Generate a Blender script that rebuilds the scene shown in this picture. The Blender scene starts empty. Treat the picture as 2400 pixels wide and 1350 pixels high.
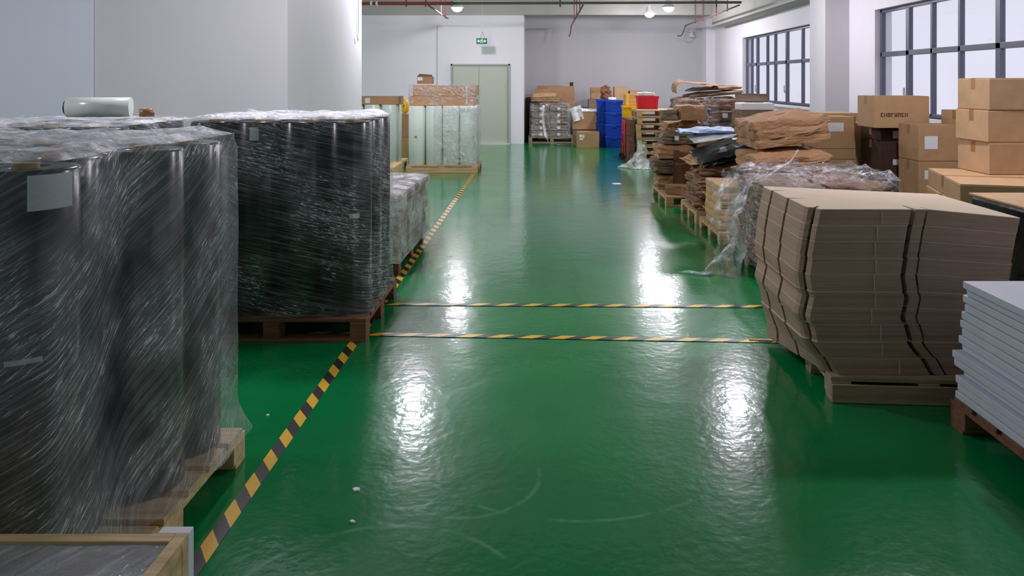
import bpy, bmesh, math, random
from mathutils import Vector, Matrix, noise
PI = math.pi
sc = bpy.context.scene
COL = sc.collection

# ------------------------------------------------------------------ camera
cam_d = bpy.data.cameras.new('camera'); cam = bpy.data.objects.new('camera', cam_d); COL.objects.link(cam)
cam.location = (0, 0, 1.65); cam.rotation_euler = (PI/2, 0, 0)
cam_d.sensor_width = 36; cam_d.lens = 26.25
cam_d.shift_x = -0.0271; cam_d.shift_y = -0.2021
cam_d.clip_start = 0.05; cam_d.clip_end = 200
sc.camera = cam
# ------------------------------------------------------------------ world (overcast daylight)
w = bpy.data.worlds.new('overcast'); sc.world = w; w.use_nodes = True
bg = w.node_tree.nodes['Background']; bg.inputs[0].default_value = (0.90, 0.87, 0.97, 1); bg.inputs[1].default_value = 0.92
LAMP_EMISSION = 400.0
# ------------------------------------------------------------------ exposure
sc.view_settings.view_transform = 'Standard'; sc.view_settings.look = 'None'
sc.view_settings.gamma = 1.0; sc.view_settings.use_curve_mapping = False
sc.view_settings.exposure = 0.2
sc.cycles.transparent_max_bounces = 24
sc.cycles.max_bounces = 9; sc.cycles.diffuse_bounces = 5; sc.cycles.glossy_bounces = 5
sc.cycles.sample_clamp_indirect = 6.0
sc.cycles.caustics_reflective = False; sc.cycles.caustics_refractive = False

# ------------------------------------------------------------------ materials
def srgb(r, g, b):
    f = lambda c: (c/255/12.92) if c/255 <= 0.04045 else ((c/255+0.055)/1.055)**2.4
    return (f(r), f(g), f(b), 1)
class NT:
    def __init__(s, name):
        s.m = bpy.data.materials.new(name); s.m.use_nodes = True; s.t = s.m.node_tree; s.n = s.t.nodes; s.l = s.t.links
        s.b = s.n['Principled BSDF']; s.out = s.n['Material Output']
    def add(s, t, **kw):
        x = s.n.new(t)
        for k, v in kw.items(): setattr(x, k, v)
        return x
    def link(s, a, b): s.l.new(a, b)
    def coords(s, kind='Object', scale=(1, 1, 1), rot=(0, 0, 0)):
        # turned first, then stretched, so that streaks run along the turned axis
        c = s.add('ShaderNodeTexCoord'); mr = s.add('ShaderNodeMapping'); mp = s.add('ShaderNodeMapping')
        mr.inputs['Rotation'].default_value = rot; mp.inputs['Scale'].default_value = scale
        s.link(c.outputs[kind], mr.inputs[0]); s.link(mr.outputs[0], mp.inputs[0]); return mp.outputs[0]
    def noise(s, vec, scale, detail=3, rough=0.5):
        x = s.add('ShaderNodeTexNoise'); x.inputs['Scale'].default_value = scale; x.inputs['Detail'].default_value = detail
        x.inputs['Roughness'].default_value = rough; s.link(vec, x.inputs['Vector']); return x.outputs['Fac']
    def ramp(s, fac, stops):
        r = s.add('ShaderNodeValToRGB'); e = r.color_ramp.elements
        while len(e) < len(stops): e.new(0.5)
        for i, (p, c) in enumerate(stops):
            e[i].position = p; e[i].color = c if len(c) == 4 else (*c, 1)
        s.link(fac, r.inputs[0]); return r.outputs[0]
    def math(s, op, a, b=None, clamp=False):
        x = s.add('ShaderNodeMath', operation=op, use_clamp=clamp)
        for i, v in enumerate((a, b)):
            if v is None: continue
            if isinstance(v, (int, float)): x.inputs[i].default_value = v
            else: s.link(v, x.inputs[i])
        return x.outputs[0]
    def bump(s, h, strength=0.3, dist=0.01, to=None):
        x = s.add('ShaderNodeBump'); x.inputs['Strength'].default_value = strength; x.inputs['Distance'].default_value = dist
        s.link(h, x.inputs['Height'])
        for t in (to or [s.b]): s.link(x.outputs[0], t.inputs['Normal'])
        return x.outputs[0]
    def set(s, **kw):
        for k, v in kw.items(): s.b.inputs[k.replace('_', ' ')].default_value = v

def g(v): return (v, v, v, 1)
def plain(name, col, rough=0.5, metal=0.0, var=0.0, bump=0.0, scale=20):
    t = NT(name); t.set(Base_Color=col, Roughness=rough, Metallic=metal)
    if var or bump:
        v = t.coords(); n = t.noise(v, scale, 4)
        if var:
            lo = tuple(max(0, c*(1-var)) for c in col[:3])+(1,); hi = tuple(min(1, c*(1+var)) for c in col[:3])+(1,)
            t.link(t.ramp(n, [(0.3, lo), (0.7, hi)]), t.b.inputs['Base Color'])
        if bump: t.bump(n, bump, 0.01)
    return t.m
def cardboard(name, col, lines=0.0, freq=120, var=0.12, rough=0.8, crumple=0.0):
    t = NT(name); t.set(Roughness=rough)
    v = t.coords(); n = t.noise(v, 7, 5, 0.6)
    oi = t.add('ShaderNodeObjectInfo')
    f = t.math('ADD', t.math('MULTIPLY', n, 0.7), t.math('MULTIPLY', oi.outputs['Random'], 0.3))
    lo = tuple(c*(1-var*1.6) for c in col[:3])+(1,); hi = tuple(min(1, c*(1+var*1.3)) for c in col[:3])+(1,)
    c = t.ramp(f, [(0.25, lo), (0.75, hi)])
    if lines:
        v2 = t.coords(scale=(1.0, 1.0, freq)); n2 = t.noise(v2, 1.0, 2, 0.5)
        mx = t.add('ShaderNodeMixRGB', blend_type='MULTIPLY'); mx.inputs[0].default_value = lines
        t.link(c, mx.inputs[1]); t.link(t.ramp(n2, [(0.35, g(0.25)), (0.6, g(1))]), mx.inputs[2]); c = mx.outputs[0]
        t.bump(n2, 0.5, 0.006)
    elif crumple:
        t.bump(t.noise(t.coords(scale=(1, 1, 2.2)), 9, 5, 0.65), crumple, 0.05)
    t.link(c, t.b.inputs['Base Color'])
    return t.m
def wood(name, col, var=0.25, axis=0):
    t = NT(name); t.set(Roughness=0.65)
    s = [22, 22, 22]; s[axis] = 1.6
    v = t.coords(scale=tuple(s)); n = t.noise(v, 1.6, 5, 0.6)
    lo = tuple(c*(1-var*1.5) for c in col[:3])+(1,); hi = tuple(min(1, c*(1+var)) for c in col[:3])+(1,)
    t.link(t.ramp(n, [(0.3, lo), (0.7, hi)]), t.b.inputs['Base Color']); t.bump(n, 0.25, 0.004)
    return t.m
def film(name, base=0.25, amp=0.5, white=0.5, streak=(1.4, 26), rot=0.3, rough=0.16, bump=0.8, tint=(0.86, 0.88, 0.95, 1), kind='UV', patch=1.3, painted_glint=0.5):
    """clear plastic film: see-through with a milky veil and painted wrinkle glints"""
    t = NT(name)
    v = t.coords(kind, scale=(streak[0], streak[1], streak[0]), rot=(0, 0, rot))
    n = t.noise(v, 2.0, 7, 0.68)
    v2 = t.coords(kind); p = t.noise(v2, patch, 3, 0.6)
    fine = t.noise(t.coords(kind, scale=(streak[0]*3, streak[1]*2.2, 6), rot=(0, 0, -rot*0.8)), 3.0, 4, 0.7)
    h = t.math('ADD', n, t.math('MULTIPLY', fine, 0.5))
    f = t.math('MULTIPLY', t.ramp(n, [(0.47, g(0)), (0.62, g(1))]), t.ramp(p, [(0.35, g(0.15)), (0.65, g(1))]))
    gn = t.noise(t.coords(kind, scale=(streak[0]*8, streak[1]*1.3, 8), rot=(0, 0, rot*1.3)), 2.0, 3, 0.7)
    f = t.math('MULTIPLY', f, amp); f = t.math('ADD', f, t.math('MULTIPLY', t.math('MULTIPLY', t.ramp(gn, [(0.57, g(0)), (0.64, g(1))]), t.ramp(p, [(0.45, g(0.0)), (0.62, g(1))])), painted_glint)); pv = t.math('MULTIPLY', t.ramp(p, [(0.35, g(0.25)), (0.7, g(1))]), base)  # bright glints painted as white flecks from thresholded noise
    f = t.math('ADD', f, pv, True)
    gl = t.add('ShaderNodeBsdfGlossy'); gl.inputs['Roughness'].default_value = rough; gl.inputs['Color'].default_value = (0.95, 0.96, 1, 1)
    df = t.add('ShaderNodeBsdfDiffuse'); df.inputs['Color'].default_value = tint
    tr = t.add('ShaderNodeBsdfTransparent'); tr.inputs['Color'].default_value = (0.97, 0.97, 0.97, 1)
    m1 = t.add('ShaderNodeMixShader'); m1.inputs[0].default_value = white
    t.link(gl.outputs[0], m1.inputs[1]); t.link(df.outputs[0], m1.inputs[2])
    m2 = t.add('ShaderNodeMixShader'); t.link(f, m2.inputs[0]); t.link(tr.outputs[0], m2.inputs[1]); t.link(m1.outputs[0], m2.inputs[2])
    t.bump(h, bump, 0.012, [gl])
    t.link(m2.outputs[0], t.out.inputs[0]); t.n.remove(t.b)
    return t.m

M = {}
M['card'] = cardboard('cardboard', srgb(176, 138, 100))
M['card_lt'] = cardboard('pale_cardboard', srgb(196, 160, 120))
M['card_wall'] = cardboard('storage_cardboard', srgb(186, 150, 108), var=0.08)
M['card_or'] = cardboard('orange_cardboard', srgb(200, 148, 98))
M['card_br'] = cardboard('brown_sheets', srgb(158, 118, 88), lines=0.8, freq=70, crumple=0.4)
M['card_gy'] = cardboard('grey_brown_sheets', srgb(150, 128, 106), lines=0.8, freq=70)
M['paper_br'] = cardboard('kraft_paper', srgb(186, 142, 104), crumple=0.9, rough=0.7)
M['paper_dk'] = cardboard('dark_kraft', srgb(120, 76, 50), crumple=0.8)
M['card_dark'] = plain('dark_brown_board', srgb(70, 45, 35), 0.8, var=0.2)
M['die'] = cardboard('die_cut_board', srgb(176, 148, 128), lines=0.22, freq=260, var=0.05)
M['die_top'] = cardboard('die_cut_top', srgb(208, 188, 164), var=0.04)
M['tape_brown'] = plain('brown_tape', srgb(165, 120, 75), 0.3)
M['ink'] = plain('ink', srgb(60, 45, 35), 0.7)
M['wood'] = wood('pale_wood', srgb(205, 168, 125))
M['wood_y'] = wood('yellow_wood', srgb(220, 190, 140))
M['wood_br'] = wood('brown_wood', srgb(130, 88, 66))
M['wood_gy'] = wood('grey_wood', srgb(165, 142, 115))
M['black'] = plain('black_plastic_film_roll', srgb(13, 15, 20), 0.22, var=0.2, scale=3)
M['black_sheet'] = plain('black_plastic_sheet', srgb(22, 23, 26), 0.25, bump=0.5, scale=12)
M['core'] = cardboard('core_board', srgb(190, 155, 95))
M['white_roll'] = plain('milky_film_roll', srgb(222, 233, 224), 0.25, var=0.06, scale=2)
M['label'] = plain('white_label', srgb(225, 228, 232), 0.5)
M['tag'] = plain('paper_tag', srgb(205, 212, 216), 0.5)
M['orange'] = plain('orange_label', srgb(215, 110, 80), 0.5)
M['panel'] = plain('white_foam_board', srgb(208, 212, 224), 0.5, var=0.03, scale=4)
M['blue'] = plain('blue_plastic', srgb(16, 66, 178), 0.35, var=0.12, scale=5)
M['red'] = plain('red_plastic', srgb(215, 18, 38), 0.4, var=0.08, scale=5)
M['yellow'] = plain('yellow_plastic', srgb(250, 195, 20), 0.4)
M['bluesheet'] = plain('pale_blue_sheets', srgb(165, 190, 225), 0.5, var=0.25, scale=14, bump=0.3)
M['white'] = plain('white_paper', srgb(235, 236, 238), 0.6, var=0.03)
M['red_pipe'] = plain('red_pipe_paint', srgb(140, 45, 42), 0.45)
M['grey_pipe'] = plain('grey_pipe', srgb(84, 84, 76), 0.45)
M['brown_pipe'] = plain('brown_pipe', srgb(125, 78, 78), 0.5)
M['metal'] = plain('dark_metal', srgb(60, 60, 62), 0.4, 0.7)
M['white_metal'] = plain('white_metal', srgb(225, 226, 226), 0.35)
M['frame'] = plain('window_frame_paint', srgb(92, 94, 112), 0.4)
M['door'] = plain('door_paint', srgb(188, 190, 176), 0.45, var=0.02, scale=2)
M['door_frame'] = plain('door_frame_paint', srgb(165, 168, 166), 0.4)
M['green_sign'] = plain('green_sign', srgb(5, 75, 38), 0.4)
M['film'] = film('stretch_film', base=0.10, amp=0.45, white=0.5, streak=(1.4, 50), rot=0.22, painted_glint=1.3, bump=1.0, patch=2.0)
M['film_near'] = film('stretch_film_near', base=0.24, amp=0.40, white=0.5, streak=(0.8, 60), rot=0.52, painted_glint=1.1, bump=1.0, patch=2.2)
M['film_crate'] = film('crate_film', base=0.7, amp=0.5, white=0.45, streak=(2.0, 20), rot=-0.9, rough=0.14, bump=0.8, patch=2, tint=(0.6, 0.66, 0.8, 1))  # milky base and bluish tint stand in for light reflected on the film
M['film_top'] = film('crumpled_film_top', base=0.75, amp=0.5, white=0.5, streak=(5, 12), rot=0.5, bump=1.0, patch=4)
M['film_clear'] = film('glossy_wrap', base=0.10, amp=0.65, white=0.35, streak=(6, 14), rot=0.5, rough=0.12, bump=1.0, patch=3, painted_glint=1.0)
M['film_glitter'] = film('glittering_wrap', base=0.30, amp=0.7, white=0.35, streak=(7, 12), rot=0.5, rough=0.16, bump=1.0, patch=4, tint=(0.92, 0.94, 0.95, 1), painted_glint=1.6)
M['film_silver'] = film('silver_bubble_wrap', base=0.62, amp=0.5, white=0.3, streak=(7, 14), rot=0.6, rough=0.2, bump=1.0, patch=5, tint=(0.92, 0.91, 0.9, 1), painted_glint=0.8)
M['film_obj'] = film('loose_film', base=0.18, amp=0.6, white=0.45, streak=(4, 9), rot=0.5, rough=0.15, bump=1.0, kind='Object', patch=4)
M['film_white'] = film('white_loose_film', base=0.62, amp=0.4, white=0.55, streak=(5, 9), rot=0.4, rough=0.18, bump=1.0, kind='Object', patch=4, tint=(0.9, 0.92, 0.93, 1))
def emis(name, col, st):
    t = NT(name); t.set(Base_Color=(0, 0, 0, 1)); t.b.inputs['Emission Color'].default_value = col; t.b.inputs['Emission Strength'].default_value = st
    return t.m
M['lamp'] = emis('lamp_lens', (0.94, 0.89, 1.0, 1), LAMP_EMISSION)
M['exit_light'] = emis('exit_symbols', srgb(150, 255, 195), 1.3)
def glass():
    t = NT('window_glass'); tr = t.add('ShaderNodeBsdfTransparent'); gl = t.add('ShaderNodeBsdfGlossy'); gl.inputs['Roughness'].default_value = 0.03
    lw = t.add('ShaderNodeLayerWeight'); lw.inputs['Blend'].default_value = 0.15
    tr.inputs['Color'].default_value = (0.93, 0.94, 0.97, 1)
    m = t.add('ShaderNodeMixShader'); t.link(t.math('MULTIPLY', lw.outputs['Facing'], 0.25), m.inputs[0]); t.link(tr.outputs[0], m.inputs[1]); t.link(gl.outputs[0], m.inputs[2])
    t.link(m.outputs[0], t.out.inputs[0]); t.n.remove(t.b); return t.m
M['glass'] = glass()
def wallmat(name, col):
    t = NT(name); t.set(Roughness=0.7); v = t.coords(scale=(1, 1, 0.5)); n = t.noise(v, 0.8, 4, 0.55)
    lo = tuple(c*0.95 for c in col[:3])+(1,); hi = tuple(min(1, c*1.03) for c in col[:3])+(1,)
    t.link(t.ramp(n, [(0.3, lo), (0.7, hi)]), t.b.inputs['Base Color']); t.bump(t.noise(t.coords(), 60, 3), 0.05, 0.004)
    return t.m
M['wall'] = wallmat('white_wall_paint', srgb(234, 230, 237))
M['partition'] = wallmat('partition_shade_tone', srgb(214, 213, 216))  # greyer than the column: the partition's lack of light put into its colour
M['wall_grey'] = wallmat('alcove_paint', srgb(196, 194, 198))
M['beam'] = wallmat('beam_paint', srgb(172, 170, 165))
M['ceil'] = wallmat('ceiling_paint', srgb(206, 205, 197))
M['column'] = wallmat('column_paint', srgb(224, 228, 242))
def floormat():
    t = NT('green_epoxy'); v = t.coords('Object')
    n = t.noise(v, 0.9, 5, 0.6); 
    c = t.ramp(n, [(0.3, srgb(1, 110, 56)), (0.7, srgb(4, 130, 68))])
    # pale scratches
    sv = t.coords('Object', scale=(9, 1.2, 1), rot=(0, 0, 0.5)); s1 = t.noise(sv, 3.0, 6, 0.7)
    sv2 = t.coords('Object', scale=(1.5, 8, 1), rot=(0, 0, 0.9)); s2 = t.noise(sv2, 2.0, 6, 0.7)
    sc1 = t.ramp(s1, [(0.66, g(0)), (0.76, g(1))]); sc2 = t.ramp(s2, [(0.68, g(0)), (0.78, g(1))])
    sm = t.math('MULTIPLY', t.math('ADD', sc1, sc2, True), 0.22)
    mx = t.add('ShaderNodeMixRGB'); t.link(sm, mx.inputs[0]); t.link(c, mx.inputs[1]); mx.inputs[2].default_value = srgb(95, 165, 120)
    last = mx.outputs[0]; c0 = t.add('ShaderNodeTexCoord')
    msk = t.ramp(t.noise(t.coords('Object', scale=(7, 7, 7)), 1.0, 4, 0.6), [(0.42, g(0)), (0.6, g(1))])
    for (cx, cy, r0, ang) in ((-0.30, 3.12, 0.30, -1.0), (-0.52, 2.25, 0.52, 1.5), (0.15, 3.6, 0.8, -2.0), (0.5, 6.2, 0.5, 0.6)):
        vm = t.add('ShaderNodeVectorMath', operation='SUBTRACT'); t.link(c0.outputs['Object'], vm.inputs[0]); vm.inputs[1].default_value = (cx, cy, 0)
        vl = t.add('ShaderNodeVectorMath', operation='LENGTH'); t.link(vm.outputs[0], vl.inputs[0])
        dd = t.math('ABSOLUTE', t.math('SUBTRACT', vl.outputs['Value'], r0))
        ring = t.ramp(dd, [(0.003, g(1)), (0.014, g(0))])
        vd = t.add('ShaderNodeVectorMath', operation='DOT_PRODUCT'); t.link(vm.outputs[0], vd.inputs[0]); vd.inputs[1].default_value = (math.cos(ang), math.sin(ang), 0)
        side = t.math('GREATER_THAN', vd.outputs['Value'], r0*0.35)
        f2 = t.math('MULTIPLY', t.math('MULTIPLY', t.math('MULTIPLY', ring, side), msk), 0.4)
        m3 = t.add('ShaderNodeMixRGB'); t.link(f2, m3.inputs[0]); t.link(last, m3.inputs[1]); m3.inputs[2].default_value = srgb(110, 175, 135); last = m3.outputs[0]
    t.link(last, t.b.inputs['Base Color'])
    r = t.ramp(t.noise(v, 2.2, 4, 0.6), [(0.3, g(0.20)), (0.7, g(0.28))])
    t.link(r, t.b.inputs['Roughness'])
    t.b.inputs['Specular IOR Level'].default_value = 0.12
    t.b.inputs['Coat Weight'].default_value = 0.7; t.b.inputs['Coat Roughness'].default_value = 0.075; t.b.inputs['Coat IOR'].default_value = 1.5
    h = t.math('ADD', t.noise(v, 26, 2, 0.5), t.math('MULTIPLY', t.noise(v, 5, 2, 0.5), 2.0))
    b = t.bump(h, 0.10, 0.012); t.link(b, t.b.inputs['Coat Normal'])
    return t.m
M['floor'] = floormat()
def hazard(name, along):
    """yellow and black barrier tape, slanting stripes along one local axis"""
    t = NT(name); t.set(Roughness=0.35)
    c = t.add('ShaderNodeTexCoord'); s = t.add('ShaderNodeSeparateXYZ'); t.link(c.outputs['Object'], s.inputs[0])
    a, b = (s.outputs['Y'], s.outputs['X']) if along == 'Y' else (s.outputs['X'], s.outputs['Y'])
    k = t.math('ADD', t.math('MULTIPLY', a, 1/0.20), t.math('MULTIPLY', b, (1.5/0.20) if along == 'Y' else (-1.4/0.20)))
    fr = t.math('FRACT', k); st = t.math('GREATER_THAN', fr, 0.5)
    mx = t.add('ShaderNodeMixRGB'); t.link(st, mx.inputs[0]); mx.inputs[1].default_value = srgb(228, 180, 48); mx.inputs[2].default_value = srgb(48, 48, 48)
    wn = t.noise(t.coords(), 40, 4, 0.7); m2 = t.add('ShaderNodeMixRGB'); t.link(t.ramp(wn, [(0.62, g(0)), (0.7, g(0.5))]), m2.inputs[0])
    t.link(mx.outputs[0], m2.inputs[1]); m2.inputs[2].default_value = srgb(120, 140, 90)
    t.link(m2.outputs[0], t.b.inputs['Base Color']); return t.m
M['haz_y'] = hazard('hazard_tape_aisle', 'Y'); M['haz_x'] = hazard('hazard_tape_cross', 'X')

# ------------------------------------------------------------------ mesh helpers
def bm_box(bm, x0, x1, y0, y1, z0, z1, bev=0.0, mat=0):
    vs = [bm.verts.new((x, y, z)) for x in (x0, x1) for y in (y0, y1) for z in (z0, z1)]
    idx = [(0, 1, 3, 2), (4, 6, 7, 5), (0, 4, 5, 1), (2, 3, 7, 6), (0, 2, 6, 4), (1, 5, 7, 3)]
    fs = [bm.faces.new([vs[i] for i in f]) for f in idx]
    for f in fs: f.material_index = mat
    if bev:
        es = {e for f in fs for e in f.edges}
        bmesh.ops.bevel(bm, geom=list(es), offset=bev, segments=2, affect='EDGES', profile=0.6)
def bm_tube(bm, pts, r, seg=10, cap=True):
    """tube along points; r a number or a list"""
    pts = [Vector(p) for p in pts]; rings = []
    for i, p in enumerate(pts):
        d = (pts[min(i+1, len(pts)-1)] - pts[max(i-1, 0)]).normalized()
        up = Vector((0, 0, 1)) if abs(d.z) < 0.9 else Vector((1, 0, 0))
        a = d.cross(up).normalized(); b = d.cross(a).normalized()
        rr = r[i] if isinstance(r, (list, tuple)) else r
        rings.append([bm.verts.new(p + (a*math.cos(t)+b*math.sin(t))*rr) for t in [2*PI*k/seg for k in range(seg)]])
    for i in range(len(rings)-1):
        for k in range(seg):
            f = bm.faces.new((rings[i][k], rings[i][(k+1) % seg], rings[i+1][(k+1) % seg], rings[i+1][k])); f.smooth = True
    if cap:
        bm.faces.new(rings[0]); bm.faces.new(list(reversed(rings[-1])))
def bm_lathe(bm, prof, seg=24, c=(0, 0), smooth=True):
    rings = []
    for r, z in prof:
        rings.append([bm.verts.new((c[0]+r*math.cos(2*PI*k/seg), c[1]+r*math.sin(2*PI*k/seg), z)) for k in range(seg)])
    for i in range(len(rings)-1):
        for k in range(seg):
            f = bm.faces.new((rings[i][k], rings[i][(k+1) % seg], rings[i+1][(k+1) % seg], rings[i+1][k])); f.smooth = smooth
def mk(name, bm, mat, parent=None, smooth=False, loc=None, rot=None):
    me = bpy.data.meshes.new(name)
    bmesh.ops.recalc_face_normals(bm, faces=bm.faces[:])
    if smooth:
        for f in bm.faces: f.smooth = True
    bm.to_mesh(me); bm.free()
    for m in (mat if isinstance(mat, (list, tuple)) else [mat]): me.materials.append(m)
    o = bpy.data.objects.new(name, me); COL.objects.link(o)
    if parent: o.parent = parent
    if loc: o.location = loc
    if rot: o.rotation_euler = rot
    return o
def tag(o, label, cat, group=None, kind=None):
    o['label'] = label; o['category'] = cat
    if group: o['group'] = group
    if kind: o['kind'] = kind
    return o
def thing(name, label, cat, loc=(0, 0, 0), rz=0, group=None):
    o = bpy.data.objects.new(name, None); o.empty_display_size = 0.1; COL.objects.link(o)
    o.location = loc; o.rotation_euler = (0, 0, rz); return tag(o, label, cat, group)
def dup(root, loc, rz=0, label=None, group=None):
    r = root.copy(); COL.objects.link(r); r.location = loc; r.rotation_euler = (root.rotation_euler.x, root.rotation_euler.y, rz)
    if label: r['label'] = label
    if group: r['group'] = group
    for ch in list(root.children):
        c = ch.copy(); COL.objects.link(c); c.parent = r
        for gch in ch.children:
            d = gch.copy(); COL.objects.link(d); d.parent = c
    return r
def box_part(name, dims, mat, parent, bev=0.0):
    bm = bmesh.new(); bm_box(bm, *dims, bev=bev); return mk(name, bm, mat, parent)
def struct(name, dims, mat):
    bm = bmesh.new(); bm_box(bm, *dims); o = mk(name, bm, mat); o['kind'] = 'structure'; return o
ORD = ['bottom', 'second', 'third', 'fourth', 'fifth', 'sixth', 'seventh', 'eighth', 'ninth', 'tenth', 'eleventh', 'twelfth', 'thirteenth', 'fourteenth', 'fifteenth', 'sixteenth']
def ordw(i, n):
    return 'bottom' if i == 0 else ('topmost' if i == n-1 else ORD[i] + ' from the bottom')

# ------------------------------------------------------------------ the room
XR = 4.9; ZC = 3.76
def room():
    bm = bmesh.new(); bm_box(bm, -7.5, XR+0.25, -3.2, 21.8, -0.2, 0.0); o = mk('floor', bm, M['floor']); o['kind'] = 'structure'
    struct('ceiling', (-7.5, XR+0.25, -3.2, 21.8, ZC, ZC+0.2), M['ceil'])
    struct('wall_back', (-7.5, -0.42, 19.6, 21.8, 0, ZC), M['wall'])
    struct('wall_alcove', (-0.42, XR+0.25, 21.5, 21.8, 0, ZC), M['wall_grey'])
    struct('wall_left', (-7.7, -7.5, -3.2, 21.8, 0, ZC), M['wall'])
    struct('wall_front', (-7.5, XR+0.25, -3.4, -3.2, 0, ZC), M['wall'])
    # right wall with window openings
    bm = bmesh.new(); zs, zt = 1.18, 2.69
    bm_box(bm, XR, XR+0.25, -3.2, 21.5, 0, zs); bm_box(bm, XR, XR+0.25, -3.2, 21.5, zt, ZC)
    for a, b in ((-3.2, -2.0), (3.9, 4.6), (10.92, 12.0), (18.05, 21.5)): bm_box(bm, XR, XR+0.25, a, b, zs, zt)
    o = mk('wall_right', bm, M['wall']); o['kind'] = 'structure'
    # side room block and column on the left
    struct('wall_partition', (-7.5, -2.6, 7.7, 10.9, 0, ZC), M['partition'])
    struct('wall_column_left', (-6.4, -4.595, 7.66, 7.695, 0, ZC), M['column'])
    struct('wall_column_right', (4.52, XR, 11.82, 12.5, 0, ZC), M['wall_grey'])
    struct('wall_column_corner', (4.66, XR, 20.9, 21.5, 0, ZC), M['wall'])
    struct('wall_column_near', (4.52, XR, 3.9, 4.6, 0, ZC), M['column'])
    # beams
    struct('trim_1', (-7.5, XR, 19.5, 19.6, 3.38, ZC), M['beam'])
    struct('trim_2', (-0.42, XR, 19.6, 19.9, 3.38, ZC), M['beam'])
    struct('trim_3', (4.5, XR, -3.2, 19.5, 3.07, ZC), M['beam'])
    struct('trim_4', (-7.5, 4.5, 8.6, 9.0, 3.42, ZC), M['ceil'])
    # raised panel lines on the back wall
    struct('trim_5', (-2.70, -2.685, 19.585, 19.6, 0, 3.10), M['door_frame'])
    struct('trim_6', (-2.685, -1.55, 19.59, 19.6, 3.09, 3.10), M['door_frame'])
    struct('trim_7', (-0.42, 4.66, 21.485, 21.5, 3.055, 3.075), M['wall_grey'])
    # sills
    for i, (a, b) in enumerate(((12.5, 18.05), (4.6, 10.92), (-2.0, 3.9))):
        struct('trim_%d' % (8+i), (XR-0.06, XR+0.25, a, b, 1.13, 1.18), M['wall'])
    # windows
    def window(n, y0, y1, muls, thick=()):
        bm = bmesh.new(); x0, x1 = XR+0.08, XR+0.14
        def bar(a, b, c, d): bm_box(bm, x0, x1, a, b, c, d, bev=0.006)
        bar(y0, y0+0.05, 1.18, 2.69); bar(y1-0.05, y1, 1.18, 2.69); bar(y0, y1, 1.18, 1.23); bar(y0, y1, 2.64, 2.69); bar(y0, y1, 2.00, 2.07)
        for i, m in enumerate(muls):
            t = 0.045 if m in thick else 0.026
            bar(m-t, m+t, 1.2, 2.66)
        fr = mk('window_%d' % n, bm, M['frame']); fr['kind'] = 'structure'
        bm = bmesh.new(); bm_box(bm, x0+0.02, x0+0.028, y0+0.02, y1-0.02, 1.2, 2.67); mk('glass', bm, M['glass'], fr)
        for m in thick:
            bm = bmesh.new(); bm_box(bm, x0-0.03, x0-0.005, m+0.05, m+0.07, 1.42, 1.56, 0.004); bm_box(bm, x0-0.012, x0+0.002, m+0.045, m+0.075, 1.40, 1.46, 0.003)
            mk('window_handle', bm, M['white_metal'], fr)
    window(1, 12.0, 18.05, [17.6, 17.15, 16.4, 15.85, 15.1, 14.2, 13.5, 12.8], (17.15, 15.1, 13.5))
    window(2, 4.6, 10.92, [10.12, 9.5, 8.87, 8.12, 7.4, 6.6, 5.9, 5.2], (10.12, 8.12, 6.6))
    window(3, -2.0, 3.9, [-1.2, -0.4, 0.4, 1.2, 2.0, 2.8], (-0.4, 1.2, 2.8))
    # door
    bm = bmesh.new(); x0, x1 = -2.33, -0.78; z1 = 2.1
    for a in ((x0, x0+0.05, 0, z1), (x1-0.05, x1, 0, z1), (x0, x1, z1-0.05, z1+0.0)):
        bm_box(bm, a[0], a[1], 19.53, 19.6, a[2], a[3], 0.006)
    d = mk('door_1', bm, M['door_frame']); d['kind'] = 'structure'
    for k, (a, b) in enumerate(((x0+0.055, -1.598), (-1.592, x1-0.055))):
        lf = box_part('door_leaf', (a, b, 19.56, 19.595, 0.02, z1-0.055), M['door'], d, 0.003)
        if k == 0:
            bm = bmesh.new(); bm_tube(bm, [(-1.655, 19.56, 1.03), (-1.655, 19.50, 1.03), (-1.72, 19.49, 1.03)], 0.014)
            bm_box(bm, -1.69, -1.62, 19.548, 19.56, 0.97, 1.09, 0.004); mk('door_handle', bm, M['metal'], lf)
            bm = bmesh.new(); bm_tube(bm, [(-1.655, 19.562, 1.15), (-1.655, 19.535, 1.15)], 0.035, 16); mk('lock', bm, M['metal'], lf)
    struct('trim_11', (-2.33, -0.78, 19.48, 19.6, 0.0, 0.018), M['white_metal'])
room()

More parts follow.
